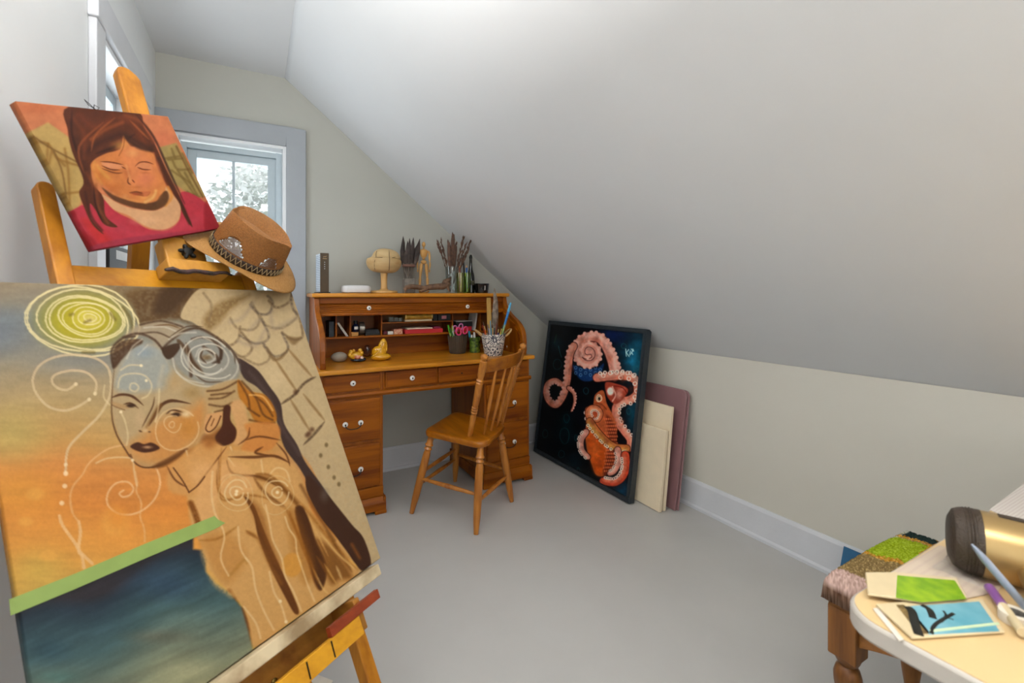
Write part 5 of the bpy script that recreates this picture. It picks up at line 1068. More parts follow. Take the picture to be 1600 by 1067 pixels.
blobthing('jug', 'dark brown glazed ornament between the two yellow figurines', 'ornament', on_desk(574, 557), (.024, .022, .036), mat('dark brown glaze', '34201a', .2, col2='6a3a22', coat=.5), .12, 6)
y0_ = on_desk(594, 563); yf = thing('yellow_figurine', 'translucent yellow figurine of a hooded seated shape', 'figurine', y0_)
m_y2 = mat('clear yellow glaze', 'e0a820', .2, col2='d09414', scale=30, coat=.6)
yb = MB(); yb.blob(y0_+Vector((.004, 0, .021)), (.056, .038, .022), 24, 12, .07, 11)
yb.blob(y0_+Vector((-.002, .004, .048)), (.042, .030, .036), 20, 12, .10, 12)
def hood(p, d): return (p[0]*(1-.25*d[2]), p[1], p[2])
yb.blob(y0_+Vector((.016, .004, .082)), (.027, .022, .042), 20, 14, .05, 13, ((1, 0, -.12), (0, 1, 0), (.12, 0, 1)), hood)
yb.build('body', m_y2, yf); MB().tube([y0_+Vector(q) for q in spline([(-.050, -.026, .030), (-.025, -.032, .045), (-.004, -.026, .065), (.006, -.020, .095), (.020, -.022, .108), (.032, -.020, .085), (.030, -.026, .055)], 4)], .003, 8).build('fold_line', m_yel, yf)

# ---- pots of pens
def pot_profile(r0, r1, h, t=.004): return [(0, 0), (r0*.96, 0), (r0, .004), (r1, h), (r1-t, h), (r0-t, .010), (0, .010)]
q = on_desk(715, 551.5); pr_ = thing('ribbed_pot', 'dark brown ribbed pot holding pink scissors and green pens', 'pot', q)
MB().lathe(pot_profile(.050, .062, .116), q, 40).build('pot_body', mat('dark umber pot', '3c3228', .5, bump=.3), pr_)
mb = MB()
for k in range(30):
    t = 2*math.pi*k/30; mb.tube([q+Vector((math.cos(t)*rr, math.sin(t)*rr, z)) for rr, z in ((.0502, .006), (.0545, .045), (.0605, .10), (.0615, .112))], [.0018, .0024, .0024, .0015], 5)
mb.build('pot_ribs', mat('pot rib', '55483a', .5), pr_)
potD = q.copy()
def stickup(name, label, cat, base, tip, parts, group=None):
    """parts: list of (part name, f0, f1, r0, r1, material)"""
    base, tip = Vector(base), Vector(tip); t = thing(name, label, cat, base, group); d = tip-base
    for pn_, f0_, f1_, r0_, r1_, m in parts:
        MB().tube([base+d*(f0_+(f1_-f0_)*k/4) for k in range(5)], [r0_+(r1_-r0_)*k/4 for k in range(5)], 10).build(pn_, m, t)
    return t
m_gp = mat('green pen plastic', '4aa030', .3); m_lg = mat('pale green pen', '9ac46a', .35)
stickup('marker_pen', 'bright green marker pen leaning left in the ribbed pot', 'pen', potD+Vector((-.02, 0, .012)), on_y(700, 508, 2.70), [('barrel', 0, .72, .0055, .0055, m_lg), ('cap', .72, 1, .0065, .0055, m_gp)])
stickup('marker_pen', 'pale yellow pen behind the bright green marker in the ribbed pot', 'pen', potD+Vector((-.005, .02, .012)), on_y(706.5, 509, 2.73), [('barrel', 0, .8, .005, .005, m_wht), ('cap', .8, 1, .0055, .004, m_lg)])
stickup('marker_pen', 'dark green pen in the middle of the ribbed pot', 'pen', potD+Vector((.0, -.02, .012)), on_y(703, 513, 2.69), [('barrel', 0, .7, .0055, .0055, m_gp), ('cap', .7, 1, .006, .0055, mat('deep green cap', '2c6a2c', .35))])
m_pk = mat('hot pink plastic', 'd83a6a', .3); sc = thing('scissors', 'hot pink handled scissors standing in the ribbed pot', 'scissors', potD+Vector((.012, 0, .012)))
def loop(c, r, rz, rad, m, name, par, tilt=0):
    pts = [Vector(c)+Vector((r*math.cos(t)*math.cos(tilt)-rz*math.sin(t)*math.sin(tilt), 0, r*math.cos(t)*math.sin(tilt)+rz*math.sin(t)*math.cos(tilt))) for t in np.linspace(0, 2*math.pi, 21)]
    return MB().tube(pts, rad, 8, False).build(name, m, par)
loop(on_y(716.5, 518, 2.685), .017, .022, .0055, m_pk, 'handle_loop', sc, .3); loop(on_y(727, 516, 2.685), .015, .022, .0055, m_pk, 'handle_loop', sc, -.3)
e = potD+Vector((.012, -.03, .03)); MB().obox((e+on_y(721, 527, 2.69))/2, ((on_y(721, 527, 2.69)-e), (1, 0, 0), (0, 1, 0)), ((on_y(721, 527, 2.69)-e).length/2, .006, .0015)).build('blades', mat('steel', 'b0b0b4', .25, .9), sc, 0, 0)
s2 = thing('scissors', 'lilac pink scissors at the back of the ribbed pot', 'scissors', potD+Vector((.02, .02, .012))); m_li = mat('lilac pink plastic', 'c070a0', .3)
loop(on_y(711.5, 513.5, 2.735), .014, .019, .0048, m_li, 'handle_loop', s2, .4); loop(on_y(720, 510.5, 2.735), .013, .019, .0048, m_li, 'handle_loop', s2, -.2)
e = potD+Vector((.0, .02, .03)); MB().obox((e+on_y(715.5, 520, 2.735))/2, ((on_y(715.5, 520, 2.735)-e), (1, 0, 0), (0, 1, 0)), ((on_y(715.5, 520, 2.735)-e).length/2, .005, .0015)).build('blades', MATS['steel'], s2, 0, 0)
q = on_desk(742, 550.3); gj = thing('green_jar', 'dark green patterned glass jar between the ribbed pot and the patterned pot', 'jar', q)
MB().lathe(pot_profile(.036, .038, .098, .003), q, 28).build('jar_body', mat('dark green glass', '1e3a20', .12, col2='6a8a2c', scale=55, coat=.6), gj)
for nm, lb, dx, dy, tpx, tpy, m1, m2 in (('marker_pen', 'white capped fat marker in the dark green jar', -.006, -.01, 741, 519, m_wht, m_wht), ('marker_pen', 'grey marker left of the white capped one in the dark green jar', -.018, 0, 737, 523, mat('grey plastic', '9a9aa0', .4), m_wht), ('marker_pen', 'blue marker behind the dark green jar rim', -.02, .016, 733, 517, mat('blue plastic', '2a62a8', .3), mat('cyan plastic', '3aa0c0', .3))):
    stickup(nm, lb, 'pen', q+Vector((dx, dy, .012)), on_y(tpx, tpy, q.y+dy), [('barrel', 0, .7, .007, .007, m1), ('cap', .7, 1, .0078, .006, m2)])
loop(on_y(748.5, 522, 2.70), .013, .017, .0022, m_bk, 'ring', thing('black_ring', 'black hair ring hanging over the rim of the dark green jar', 'ring', on_y(748.5, 524, 2.70)), .3)
# patterned pot
def pattern(name):
    m, n, L, b = _pr(name); tc = n.new('ShaderNodeTexCoord'); v = n.new('ShaderNodeTexVoronoi'); v.feature = 'DISTANCE_TO_EDGE'; v.inputs['Scale'].default_value = 62
    v2 = n.new('ShaderNodeTexVoronoi'); v2.inputs['Scale'].default_value = 40; w = n.new('ShaderNodeMath'); w.operation = 'MULTIPLY'; w.inputs[1].default_value = 17
    s1 = n.new('ShaderNodeMath'); s1.operation = 'SINE'; rp = n.new('ShaderNodeValToRGB'); rp.color_ramp.elements[0].position = .35; rp.color_ramp.elements[1].position = .5
    rp.color_ramp.elements[0].color = (*lin('4a4a52'), 1); rp.color_ramp.elements[1].color = (*lin('dcd6cc'), 1)
    L.new(tc.outputs['Object'], v2.inputs['Vector']); L.new(v2.outputs['Distance'], w.inputs[0]); L.new(w.outputs[0], s1.inputs[0])
    ad = n.new('ShaderNodeMath'); ad.operation = 'MULTIPLY_ADD'; ad.inputs[1].default_value = .5; ad.inputs[2].default_value = .5
    L.new(s1.outputs[0], ad.inputs[0]); L.new(ad.outputs[0], rp.inputs[0]); L.new(rp.outputs[0], b.inputs['Base Color']); b.inputs['Roughness'].default_value = .4; return m
q = on_desk(771, 555); pp = thing('patterned_pot', 'white pot with grey scroll pattern and rope handles full of paintbrushes', 'pot', q); potP = q.copy()
MB().lathe(pot_profile(.055, .076, .132), q, 40).build('pot_body', pattern('scroll pattern'), pp)
m_rope = mat('tan rope', 'c09a64', .8, bump=.8, bscale=300)
for sg in (-1, 1): MB().tube([q+Vector(v) for v in spline([(sg*.060, -.045*sg, .118), (sg*.078, -.055*sg, .136), (sg*.098, -.046*sg, .152), (sg*.112, -.020*sg, .158), (sg*.104, .006*sg, .148), (sg*.082, .010*sg, .130)], 4)], .0055, 8).build('rope_handle', m_rope, pp)
cols = [('red', 'a83224'), ('maroon', '5c1c20'), ('orange', 'd0641c'), ('navy', '203060'), ('sky blue', '4a9ac8'), ('plain wood', 'c8a068'), ('black', '1a1a1c'), ('white', 'dcd8d0'), ('yellow', 'd8c040'), ('green', '3a7a44'), ('brown', '6a3c20'), ('violet', '5a3a7a'), ('crimson', 'c02838'), ('teal', '2a7a80')]
tips = [(754, 508), (758, 513), (755, 502), (762, 507), (766, 501), (769, 506), (773, 512), (764, 513), (785, 508), (788, 503), (777, 498), (780, 509), (776, 506), (768, 513)]
m_fer = mat('brass ferrule', 'c0a468', .3, .9)
for k, ((cn, ch), (tx, ty)) in enumerate(zip(cols, tips)):
    a = 2.4*k; dy = .040*math.sin(a)*.9; b_ = potP+Vector(((on_y(tx, ty, potP.y+dy).x-potP.x)*.35, dy*.6, .013)); t_ = on_y(tx, ty, potP.y+dy)
    hm = mat('brush handle '+cn, ch, .3)
    if k % 3 == 2: stickup('paint_brush', f'paintbrush with {cn} handle standing bristles up in the patterned pot', 'brush', b_, t_, [('handle', 0, .74, .0028, .0042, hm), ('ferrule', .74, .87, .0042, .0048, m_fer), ('bristles', .87, 1, .005, .001, mat('dark bristle', '4a3424', .8))])
    else: stickup('paint_brush', f'paintbrush with {cn} handle standing tip down in the patterned pot', 'brush', b_, t_, [('ferrule', 0, .15, .004, .0042, m_fer), ('handle', .15, 1, .0044, .0022, hm)])
b_, t_ = potP+Vector((-.012, .022, .012)), on_y(763.5, 465, 2.60); d_ = (t_-b_)
tag(MB().obox((b_+t_)/2, (d_, (1, 0, 0), (0, 1, 0)), (d_.length/2, .0145, .0025)).build('flat_stick', wood('pale stick wood', 'c09850', '9a7434', 'z', .6), None, .001, 0, origin=b_), 'flat pale wooden stick standing in the patterned pot', 'stick')
mb = MB(); b_ = potP+Vector((.004, .012, .012)); pp_ = [b_, on_y(773, 512, 2.58), on_y(774, 490, 2.585), on_y(774.5, 470, 2.59), on_y(773, 458, 2.59), on_y(772.5, 450, 2.59)]
mb.tube(pp_, [.012, .022, .023, .016, .010, .003], 10, squash=.4); tag(mb.build('driftwood_stick', mat('silver driftwood', '9a8a78', .8, col2='6a5c50', scale=40, bump=1), None, 0, 50, origin=b_), 'silver grey pointed driftwood stick standing in the patterned pot', 'stick')
stickup('paint_brush', 'tall bright blue brush leaning right in the patterned pot', 'brush', potP+Vector((.02, -.01, .012)), on_y(798, 473, potP.y-.03), [('handle', 0, .58, .005, .007, mat('lime handle', 'a8b83a', .35, col2='2a6ab0', scale=30)), ('ferrule', .58, .82, .007, .0085, mat('bright blue sleeve', '2a78b8', .3)), ('bristles', .82, 1, .009, .006, mat('pale blue bristle', '5aa8cc', .7))])
stickup('paint_brush', 'slim black brush crossing the tall bright blue one in the patterned pot', 'brush', potP+Vector((.015, .012, .012)), on_y(797, 478, potP.y+.02), [('handle', 0, .7, .003, .005, MATS['brush handle black']), ('ferrule', .7, .85, .005, .006, mat('silver ferrule', 'c8c8cc', .3, .8)), ('bristles', .85, 1, .006, .004, MATS['dark bristle'])])
stickup('paint_brush', 'purple and lime handled brush leaning right in the patterned pot', 'brush', potP+Vector((.026, .0, .012)), on_y(793, 490, potP.y), [('handle', 0, .75, .004, .005, mat('lime lacquer', 'b0b838', .3)), ('ferrule', .75, .9, .005, .006, MATS['silver ferrule']), ('bristles', .9, 1, .006, .003, mat('purple bristle', '4a2c60', .7))])
q = on_desk(796, 548); gb = thing('glass_bowl', 'small clear pink glass bowl at the right end of the desk', 'bowl', q)
MB().lathe([(.018, 0), (.030, .006), (.036, .022), (.036, .038), (.034, .038), (.034, .022), (.028, .009), (0, .006)], q, 24).build('bowl', glass('pink glass', (.96, .86, .80), .12), gb)
MB().blob(q+Vector((0, 0, .020)), (.022, .02, .014), 14, 8, .2, 4).build('contents', mat('peach shells', 'c89a78', .6), gb)

# ================================================================== ON TOP OF THE DESK
ZTT = ZT+.024
def on_top(px, Y): q = on_y(px, 457, Y); q.z = ZTT; return q
# modem
q = on_top(507, 2.80); mdm = thing('modem', 'tall modem with dark bronze front and white ribbed sides on the desk top', 'modem', q)
a = math.radians(7); mu, mv = Vector((math.cos(a), math.sin(a), 0)), Vector((-math.sin(a), math.cos(a), 0)); mz = Vector((0, 0, 1))
h_ = .226
MB().obox(q+mv*.058+mz*(h_/2+.004), (mu, mv, mz), (.0205, .056, h_/2-.004)).build('body', mat('white ribbed plastic', 'd4dce4', .4), mdm, .004, 0)
fr_ = MB().obox(q+mz*(h_/2+.002), (mu, mv, mz), (.0235, .004, h_/2)).build('front_panel', mat('dark bronze plastic', '4c3c28', .3), mdm, .002, 0)
mb = MB()
for k in range(20): mb.obox(q+mv*.058+mz*(.018+k*.0102), (mu, mv, mz), (.0212, .052, .0014))
mb.build('vent_rib', mat('shadow blue rib', '8494a6', .5), mdm, 0, 0)
MB().obox(q+mv*.05+mz*.003, (mu, mv, mz), (.032, .055, .003)).build('foot', m_bk, mdm, .001, 0)
for k, z in enumerate((.158, .145, .133, .121)): MB().lathe([(.0025, 0), (.0025, .0006), (0, .0006)], q+mz*(z+.018)-mv*.0041, 10, (mu, mz, -mv)).build('indicator', mat('indicator white', 'c8d0d8', .3), fr_)
MB().tube([q+mz*.204-mu*.008-mv*.0045, q+mz*.208-mu*.002-mv*.0045, q+mz*.206+mu*.005-mv*.0045, q+mz*.211+mu*.009-mv*.0045], .0016, 6).build('emblem', mat('tan emblem', 'b89a6a', .3), fr_)
MB().obox(q+mz*.196-mv*.0042, (mu, mv, mz), (.011, .0004, .0016)).build('emblem_line', MATS['tan emblem'], fr_, 0, 0)
MB().tube([q+mv*.115+mz*.01, q+mv*.13+mu*.03+mz*.004, q+mv*.12+mu*.06+mz*.004, q+mv*.16+mu*.07+mz*.003], .002, 6).build('cord', m_bk, mdm)
# white puck router
q = on_top(556, 2.83); rt = thing('router', 'flat white rounded router box beside the modem', 'router', q)
rr = MB(); cs = [(math.copysign(abs(math.cos(t))**.45, math.cos(t)), math.copysign(abs(math.sin(t))**.45, math.sin(t))) for t in np.linspace(0, 2*math.pi, 40, endpoint=False)]
lv = [(.90, .002), (.98, .006), (1, .014), (1, .034), (.96, .041), (.86, .045), (.5, .0465)]
for f, z in lv: rr.v += [tuple(q+Vector((c0*.079*f, c1*.075*f, z))) for c0, c1 in cs]
for i in range(len(lv)-1): rr.f += [(i*40+k, i*40+(k+1) % 40, (i+1)*40+(k+1) % 40, (i+1)*40+k) for k in range(40)]
rr.f += [tuple(range(40))[::-1], tuple((len(lv)-1)*40+k for k in range(40))]
rr.build('case', mat('glossy white plastic', 'dcdcdc', .25, var=.01), rt); MB().obox(q+Vector((0, .0, .0012)), ((1, 0, 0), (0, 1, 0), (0, 0, 1)), (.066, .062, .0012)).build('foot', mat('grey rubber', '6a6a6c', .7), rt, 0, 0)
# hat block
q = on_top(600, 2.84); hbk = thing('hat_block', 'pale wooden hat block head on a turned stand', 'hat block', q)
m_hb = wood('pale limewood', 'cdb080', 'b08a54', 'x', .5, .7, 0.); m_hb2 = wood('pale limewood stand', 'd4a868', 'b0844a', 'z', .45, .8)
MB().lathe([(.080, 0), (.082, .003), (.080, .012), (.072, .016), (.030, .019), (.021, .026), (.018, .05), (.019, .09), (.021, .118), (.021, .130)], q, 36).build('stand', m_hb2, hbk)
c = q+Vector((0, 0, .192)); hp_ = [(.02, -.068), (.058, -.064), (.084, -.050), (.100, -.026), (.1055, -.002), (.102, .014), (.094, .022), (.088, .026), (.084, .034), (.078, .048), (.064, .064), (.042, .075), (.018, .080), (0, .081)]
hm_ = MB().lathe([tuple(v) for v in spline(hp_, 3)], c, 48, ((1, 0, -.06), (0, 1, 0), (.06, 0, 1)), 1., .86)
for i_, v_ in enumerate(hm_.v):
    d_ = Vector(v_)-c; w_ = 1+.05*math.sin(d_.x*22+1)*math.sin(d_.z*18+d_.y*15)+(.05*d_.x/.1 if d_.z > .02 else 0); hm_.v[i_] = tuple(c+Vector((d_.x*w_+(.008 if d_.z > .02 else 0), d_.y*w_, d_.z)))
hm_.build('head_form', m_hb, hbk, 0, 60)
m_ck = mat('dark crack', '4a3a24', .8)
def hsurf(x, z):                     # point on the front of the block
    zz = [k[1] for k in hp_]; r = float(np.interp(z, zz, [k[0] for k in hp_])); r = max(r, abs(x)+.002); return (x, -.86*math.sqrt(max(0, r*r-x*x))*1.03, z)
for pts in ([(-.052, .060), (-.058, .045), (-.060, .030), (-.062, .022)], [(-.068, .010), (-.072, -.010), (-.070, -.034), (-.064, -.052)], [(.020, .076), (.015, .050), (.012, .02), (.010, -.02), (.014, -.055)], [(-.098, .016), (-.075, .018), (-.05, .019), (-.028, .020)], [(.030, .020), (.055, .026), (.078, .030), (.088, .029)]):
    MB().tube([c+Vector(hsurf(*v)) for v in spline(pts, 4)], .0016, 6).build('seam', m_ck, hbk)
# feather bundle in a grey jar
q = on_top(639, 2.845); fj = thing('feather_bundle', 'bundle of dark feathers tied in a grey square jar', 'feathers', q)
m_fe = mat('black brown feather', '2c2422', .7, col2='4a3c36', scale=30); m_gy = mat('grey twig', '6e645a', .8)
MB().prism([(-.033, -.028), (.033, -.028), (.033, .028), (-.033, .028)], q, (1, 0, 0), (0, 1, 0), (0, 0, 1), 0, .092).build('jar', mat('grey weathered jar', '867e74', .8, col2='6a625a', scale=60, bump=.6), fj, .004, 0)
qr = random.Random(5); tw = MB()
for k in range(13): x = -.028+.056*k/12; tw.tube([q+Vector((x*.8, qr.uniform(-.015, .015), .090)), q+Vector((x*1.0, qr.uniform(-.015, .015), .13)), q+Vector((x*1.2, qr.uniform(-.01, .01), .19))], [.004, .0045, .005], 6)
tw.build('stems', m_gy, fj)
for (tx, ty, bxx, w_) in ((630, 369, -.030, .015), (637, 376, -.010, .014), (640, 372, .0, .012), (646, 371, .010, .014), (656, 373, .028, .015), (635, 388, -.020, .016), (652, 382, .018, .016), (644, 386, .004, .018)):
    t_ = on_y(tx, ty, 2.845+qr.uniform(-.02, .02)); b_ = q+Vector((bxx*1.1, qr.uniform(-.015, .015), .17)); d_ = t_-b_
    MB().tube([b_, b_+d_*.25+Vector((bxx*.1, 0, 0)), b_+d_*.5+Vector((bxx*.12, 0, 0)), b_+d_*.78, t_], [.006, w_, w_*1.05, w_*.7, .001], 8, squash=.35).build('feather', m_fe, fj)
MB().lathe([(.042, 0), (.044, .004), (.042, .008), (.043, .012), (.040, .016)], q+Vector((0, 0, .165)), 20, sx=1, sy=.7).build('tie', mat('brown twine', '7a5648', .8), fj)
# mannequin
m_mq = wood('mannequin maple', 'd0a05c', 'b8844a', 'z', .4, .8); q = on_top(662, 2.86); mq = thing('artist_mannequin', 'jointed wooden artist mannequin standing behind the driftwood', 'mannequin', q); qz = lambda x, z, y=0: q+Vector((x, y, z))
dq = 2.86/ray(662, 450).y/FPX; X_ = lambda px: (px-662)*dq; Z_ = lambda py: (457-py)*dq
def limb(name, pts, rad): MB().tube([qz(*p) for p in pts], rad, 10).build(name, m_mq, mq)
MB().lathe([(.028, 0), (.028, .006), (.022, .009), (0, .009)], q, 20).build('base', m_mq, mq)
MB().tube([qz(0, .008, .012), qz(0, Z_(412), .012)], .0015, 6).build('support_rod', MATS['steel'], mq)
for sg in (-1, 1):
    limb('thigh', [(sg*X_(666), Z_(411)), (sg*.019, Z_(418)), (sg*.022, Z_(427)), (sg*.023, Z_(430))], [.010, .0125, .009, .007]); MB().blob(qz(sg*.0235, Z_(431)), (.0075, .0075, .0075), 12, 8).build('knee_joint', m_mq, mq)
    limb('shin', [(sg*.024, Z_(432.5)), (sg*.025, Z_(437)), (sg*.026, Z_(446)), (sg*.026, .014)], [.007, .0095, .006, .005]); MB().blob(qz(sg*.026, .0105, -.010), (.008, .020, .0065), 12, 8).build('foot', m_mq, mq)
    limb('upper_arm', [(sg*.030, Z_(391)), (sg*.036, Z_(393)), (sg*.039, Z_(400)), (sg*.040, Z_(407))], [.006, .0075, .0075, .005]); limb('forearm', [(sg*.041, Z_(408)), (sg*.042, Z_(413)), (sg*.040, Z_(419))], [.0055, .0065, .004]); MB().blob(qz(sg*.039, Z_(422)), (.005, .007, .011), 10, 8).build('hand', m_mq, mq)
MB().blob(qz(0, Z_(408.5)), (.020, .013, .014), 16, 10).build('pelvis', m_mq, mq); MB().blob(qz(0, Z_(403)), (.010, .010, .008), 12, 8).build('waist_joint', m_mq, mq)
MB().lathe([(0, 0), (.014, .001), (.020, .012), (.027, .034), (.028, .044), (.020, .052), (.008, .055), (0, .055)], qz(0, Z_(401.5)), 20, sy=.62).build('chest', m_mq, mq); limb('neck', [(0, Z_(389)), (0, Z_(385.5))], [.006, .006]); MB().blob(qz(0, Z_(381)), (.0115, .014, .018), 14, 10).build('head', m_mq, mq)
# driftwood
pts = [on_y(px, py, 2.765+.006*math.sin(k*1.9)) for k, (px, py) in enumerate(((631, 452), (634, 449.5), (642, 447.5), (652, 448.5), (662, 450), (672, 448.5), (682, 448), (692, 446.5), (700, 444), (704, 442)))]
db = MB().tube(pts, [.004, .011, .015, .017, .017, .019, .016, .021, .022, .006], 12)
db.tube([pts[7], on_y(696, 440.5, 2.77), on_y(702, 436, 2.77), on_y(704.5, 433, 2.77)], [.018, .018, .013, .004], 10); db.tube([pts[8], on_y(700, 450, 2.76), on_y(702, 454.5, 2.76)], [.014, .010, .006], 8); db.tube([pts[1], on_y(634, 453, 2.755), on_y(633, 455.5, 2.755)], [.010, .008, .004], 8); db.tube([pts[5], on_y(661, 453.5, 2.76), on_y(657, 455.5, 2.76)], [.013, .012, .008], 8)
for v_i, v_ in enumerate(db.v):
    n_ = vnoise(np.array([v_[0]*90]), np.array([v_[2]*120+v_[1]*60]), 3)[0]-.5; db.v[v_i] = (v_[0], v_[1], max(ZTT+.0005, v_[2]+n_*.010))
o = db.build('driftwood', mat('brown driftwood', '7c5e46', .85, col2='4a3426', scale=35, bump=1.2, bscale=120), None, 0, 50, origin=(pts[4].x, 2.765, ZTT)); tag(o, 'knobbly brown piece of driftwood lying along the front of the desk top', 'driftwood')
# vase with dried grasses
q = on_top(705.5, 2.85); vz = thing('glass_vase', 'clear glass vase of dried brown grasses on the desk top', 'vase', q)
MB().lathe([(0, 0), (.030, 0), (.034, .004), (.038, .09), (.042, .175), (.0405, .175), (.0365, .09), (.032, .008), (0, .008)], q, 28).build('vase', glass('vase glass', (.90, .94, .93), .07), vz)
m_gr = mat('brown dried grass', '4e3a30', .85, col2='6a4c3c', scale=60); m_stm = mat('dry stem', '5c4a40', .8)
for k, (tx, ty, kind) in enumerate(((684, 380, 1), (690, 379, 1), (708, 366, 2), (701, 380, 2), (712, 384, 2), (724, 373, 1), (737, 374, 3), (732, 391, 3), (704, 392, 2), (727, 384, 3))):
    t_ = on_y(tx, ty, 2.80 if tx > 715 else 2.84); b_ = q+Vector(((t_.x-q.x)*-.12, qr.uniform(-.01, .01), .012)); d_ = t_-b_
    pth = [b_+d_*f+Vector((0, 0, -.012*math.sin(f*3.14)*(1 if tx > 715 else 0))) for f in (0, .3, .55, .8, 1)]
    st_ = MB().tube(pth, [.0022, .002, .0018, .0015, .001], 6); o = st_.build('grass_stem', m_stm, vz)
    pl_ = MB()
    if kind == 2: pl_.tube([b_+d_*f for f in (.45, .6, .75, .9, 1)], [.008, .014, .015, .013, .009], 9)
    for j in range(26 if kind != 2 else 34):
        f = qr.uniform(.5 if kind != 2 else .4, 1.); p_ = b_+d_*f; w_ = Vector((qr.uniform(-1, 1), qr.uniform(-1, 1), qr.uniform(.2, 1))).normalized()*.4+d_.normalized(); L = qr.uniform(.022, .042)
        if p_.x+w_.normalized().x*L > 1.275: L *= .5
        pl_.tube([p_, p_+w_.normalized()*L*.5, p_+w_.normalized()*L], [.001, .0048, .0005], 5)
    pl_.build('seed_head', m_gr, o)
# green glasses with pencils, bottles, pot
def tumbler(px, Y, r, h, tint, label, name='green_glass'):
    q = on_top(px, Y); t = thing(name, label, 'glass', q)
    MB().lathe([(0, 0), (r*.95, 0), (r, .004), (r, h), (r-.0025, h), (r-.003, .008), (0, .008)], q, 24).build('tumbler', glass('tint '+label[:12], tint, .10), t); return q
q1 = tumbler(719.5, 2.83, .024, .135, (.88, .89, .52), 'olive glass tumbler holding a brown pencil'); q2 = tumbler(729.5, 2.845, .026, .138, (.68, .86, .34), 'bright green glass tumbler beside the olive one')
stickup('pencil', 'orange tipped brown pencil in the olive tumbler', 'pencil', q1+Vector((-.004, 0, .009)), on_y(718, 411, 2.83), [('shaft', 0, .84, .0075, .0075, mat('red brown pencil', '8a4a34', .5)), ('point', .84, 1, .0075, .001, mat('pencil wood', 'd89860', .6))])
stickup('pencil', 'cream pencil behind the brown one in the olive tumbler', 'pencil', q1+Vector((.006, .008, .009)), on_y(721, 428, 2.84), [('shaft', 0, .9, .004, .004, MATS['cream packet']), ('point', .9, 1, .004, .001, MATS['pencil wood'])])
stickup('pencil', 'blue pencil standing in the bright green tumbler', 'pencil', q2+Vector((0, 0, .009)), on_y(729, 414, 2.845), [('shaft', 0, .9, .006, .006, MATS['blue plastic']), ('point', .9, 1, .006, .001, MATS['pencil wood'])])
stickup('pencil', 'black stick pencil rising tall from the bright green tumbler', 'pencil', q2+Vector((-.008, .004, .009)), on_y(723.5, 398, 2.85), [('shaft', 0, .92, .0055, .005, m_bk), ('point', .92, 1, .005, .002, m_bk)])
q = on_top(735.5, 2.885); bo = thing('dark_bottle', 'tall dark glass bottle behind the green tumblers', 'bottle', q)
MB().lathe([(0, 0), (.024, 0), (.027, .004), (.027, .10), (.024, .125), (.014, .16), (.0105, .185), (.0095, .235), (.0115, .238), (.0115, .247), (.007, .262), (0, .263)], q, 24).build('bottle', mat('black green glass', '0e120e', .08, coat=.6), bo)
MB().lathe([(.0274, .055), (.0274, .085)], q, 24).build('bottle_label', mat('dull label', '4a4636', .5), bo)
q = on_top(752.5, 2.85); bp = thing('black_pot', 'small glossy black pot at the right end of the desk top', 'pot', q)
MB().lathe([(0, 0), (.040, 0), (.044, .004), (.048, .030), (.050, .055), (.0515, .058), (.0515, .066), (.047, .066), (.046, .058), (.040, .010), (0, .010)], q, 32).build('pot_body', mat('glossy black glaze', '101012', .12, coat=.7), bp)
MB().tube([q+Vector((.001, -.0485, .020)), q+Vector((.002, -.0500, .040)), q+Vector((.001, -.0505, .050))], .002, 6).build('glaze_drip', m_wht, bp)

# ================================================================== CHAIR
ch = thing('wooden_chair', 'golden brown spindle-back wooden chair drawn up to the desk', 'chair', (.97, 2.28, 0))
wc = wood('chair maple', 'b8762e', '8c4e18', 'z', .3, 1.2, .3); wcx = wood('chair maple seat', 'a86410', '783c06', 'y', .28, 1.0, .2)
SZ = .435
fA, fB, fC, fD = [on_z(*c, 0) for c in ((643, 802), (743.7, 835), (799.5, 784), (711, 752))]
cA, cB, cC = on_z(660.5, 672, SZ), on_z(757, 694, SZ), on_z(793, 661, SZ)
cD = cA+(cC-cB)*1.12
lathe_leg = [(0, .6), (.02, .62), (.10, .78), (.2, .92), (.35, 1.0), (.55, 1.06), (.75, .98), (.80, .82), (.82, 1.1), (.845, .8), (.87, 1.15), (.90, .85), (1, .8)]
cen = (cA+cB+cC+cD)/4
def turned(name, a, b, prof, r, parent=ch):
    a, b = Vector(a), Vector(b); return MB().tube([a+(b-a)*f for f, _ in prof], [r*m for _, m in prof], 14).build(name, wc, parent)
tops = [c+(cen-c)*.20 for c in (cA, cB, cC, cD)]; legs = []
for f_, t_ in zip((fA, fB, fC, fD), tops): t_ = Vector((t_.x, t_.y, SZ-.028)); f_ = Vector((f_.x, f_.y, .002)); legs.append((f_, t_)); turned('leg', f_, t_, lathe_leg, .0195)
def seat():
    c4 = [cA, cB, cC, cD]; pl = []
    for i in range(4):
        p, c, n = c4[i-1], c4[i], c4[(i+1) % 4]; rr = .055 if i in (0, 3) else .085
        a = c+(p-c).normalized()*rr; b = c+(n-c).normalized()*rr
        for k in range(9): t = k/8; pl.append(a*(1-t)**2+c*2*t*(1-t)+b*t*t)
    mb = MB(); cen_ = sum(pl, Vector())/len(pl); N = len(pl); lv = [(.955, -.032), (.99, -.028), (1., -.018), (1., -.010), (.985, -.003), (.955, 0), (.85, -.001), (.6, -.006), (.3, -.008), (.05, -.008)]
    for f, z in lv:
        for p in pl: q = cen_+(p-cen_)*f; mb.v.append((q.x, q.y, SZ+z))
    for i in range(len(lv)-1): mb.f += [(i*N+k, i*N+(k+1) % N, (i+1)*N+(k+1) % N, (i+1)*N+k) for k in range(N)]
    mb.f += [tuple(range(N))[::-1], tuple((len(lv)-1)*N+k for k in range(N))]
    return mb.build('seat', wcx, ch, 0, 40)
seat()
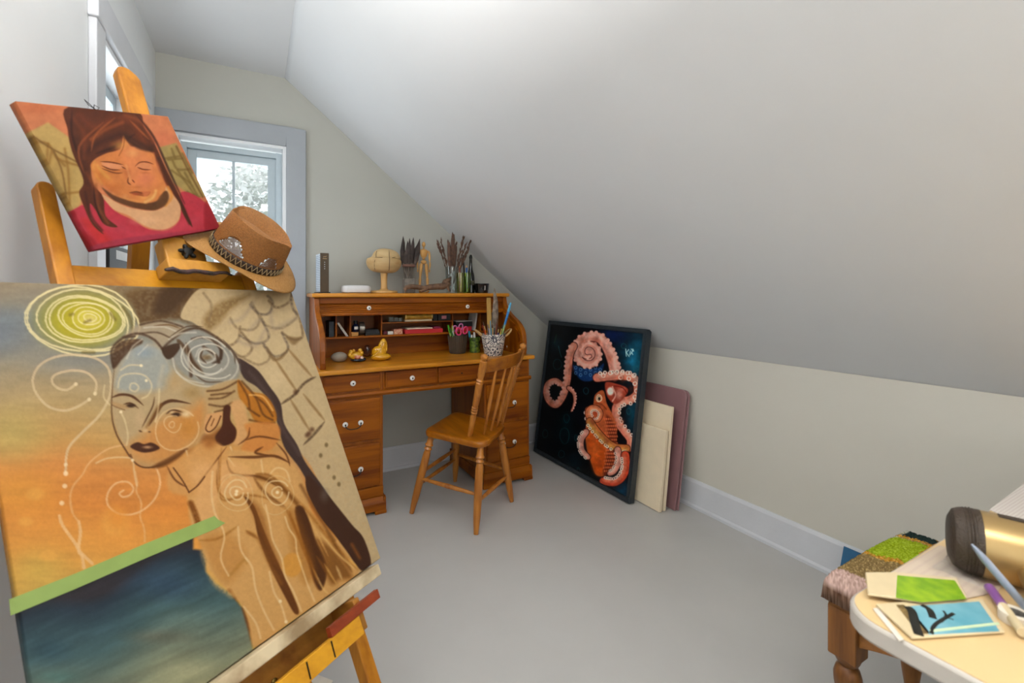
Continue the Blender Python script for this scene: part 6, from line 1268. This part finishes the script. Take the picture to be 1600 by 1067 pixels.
def lp2(i, f): return legs[i][0]+(legs[i][1]-legs[i][0])*f
rung = [(0, .7), (.2, .9), (.5, 1.15), (.8, .9), (1, .7)]
for i, j, f in ((0, 1, .44), (1, 2, .36), (2, 3, .44), (3, 0, .52), (3, 0, .36)): turned('stretcher', lp2(i, f), lp2(j, f), rung, .0105)
pb1, pt1 = on_z(734, 681, SZ-.005), at_d(757, 557, 2.20); pb2 = on_z(783, 657, SZ-.005); pt2 = at_d(817.5, 540, 2.50)
post_ = [(0, .75), (.04, .8), (.25, 1.0), (.27, .8), (.30, 1.1), (.315, .9), (.33, 1.1), (.345, .9), (.36, 1.1), (.375, .9), (.40, 1.05), (.60, 1.15), (.66, 1.2), (.675, .8), (.69, 1.25), (.71, .85), (.75, 1.15), (.85, 1.2), (.915, 1.1), (.925, .7), (.94, .9), (.96, 1.25), (.98, 1.15), (1, .3)]
turned('back_post', pb1, pt1+(pt1-pb1)*.03, post_, .0155); turned('back_post', pb2, pt2+(pt2-pb2)*.03, post_, .0155)
bow = (Vector((pt1.x+pt2.x, pt1.y+pt2.y, 0))/2-Vector((cen.x, cen.y, 0))).normalized()
def back(f, g, b=1.):           # g up the back 0..1, f across
    p = (pb1+(pt1-pb1)*g)*(1-f)+(pb2+(pt2-pb2)*g)*f; return p+bow*.055*4*f*(1-f)*b*(.35+.65*g)
mb = MB(); n = 14; bt = (pt1-pb1).normalized()
for k in range(n+1):
    f = .03+.94*k/n; a0_ = .80-.03*math.sin(math.pi*k/n)*0; top_ = .955+.015*math.sin(math.pi*k/n)
    for g, off in ((.80, -.008), (.80, .008), (top_, .007), (top_, -.007)): mb.v.append(tuple(back(f, g)+bow*off))
for k in range(n):
    b_ = 4*k
    for j in range(4): mb.f.append((b_+j, b_+(j+1) % 4, b_+4+(j+1) % 4, b_+4+j))
mb.f += [(0, 1, 2, 3)[::-1], tuple(4*n+j for j in range(4))]; mb.build('top_rail', wcx, ch, .003, 40)
sbt = [on_z(*c, SZ-.006) for c in ((756, 679), (767, 673.5), (776, 668), (785, 661.5))]
for k, f in enumerate((.22, .41, .60, .79)):
    turned('spindle', sbt[k], back(f, .81), [(0, .7), (.3, 1.0), (.55, 1.1), (.8, .9), (1, .7)], .0078)
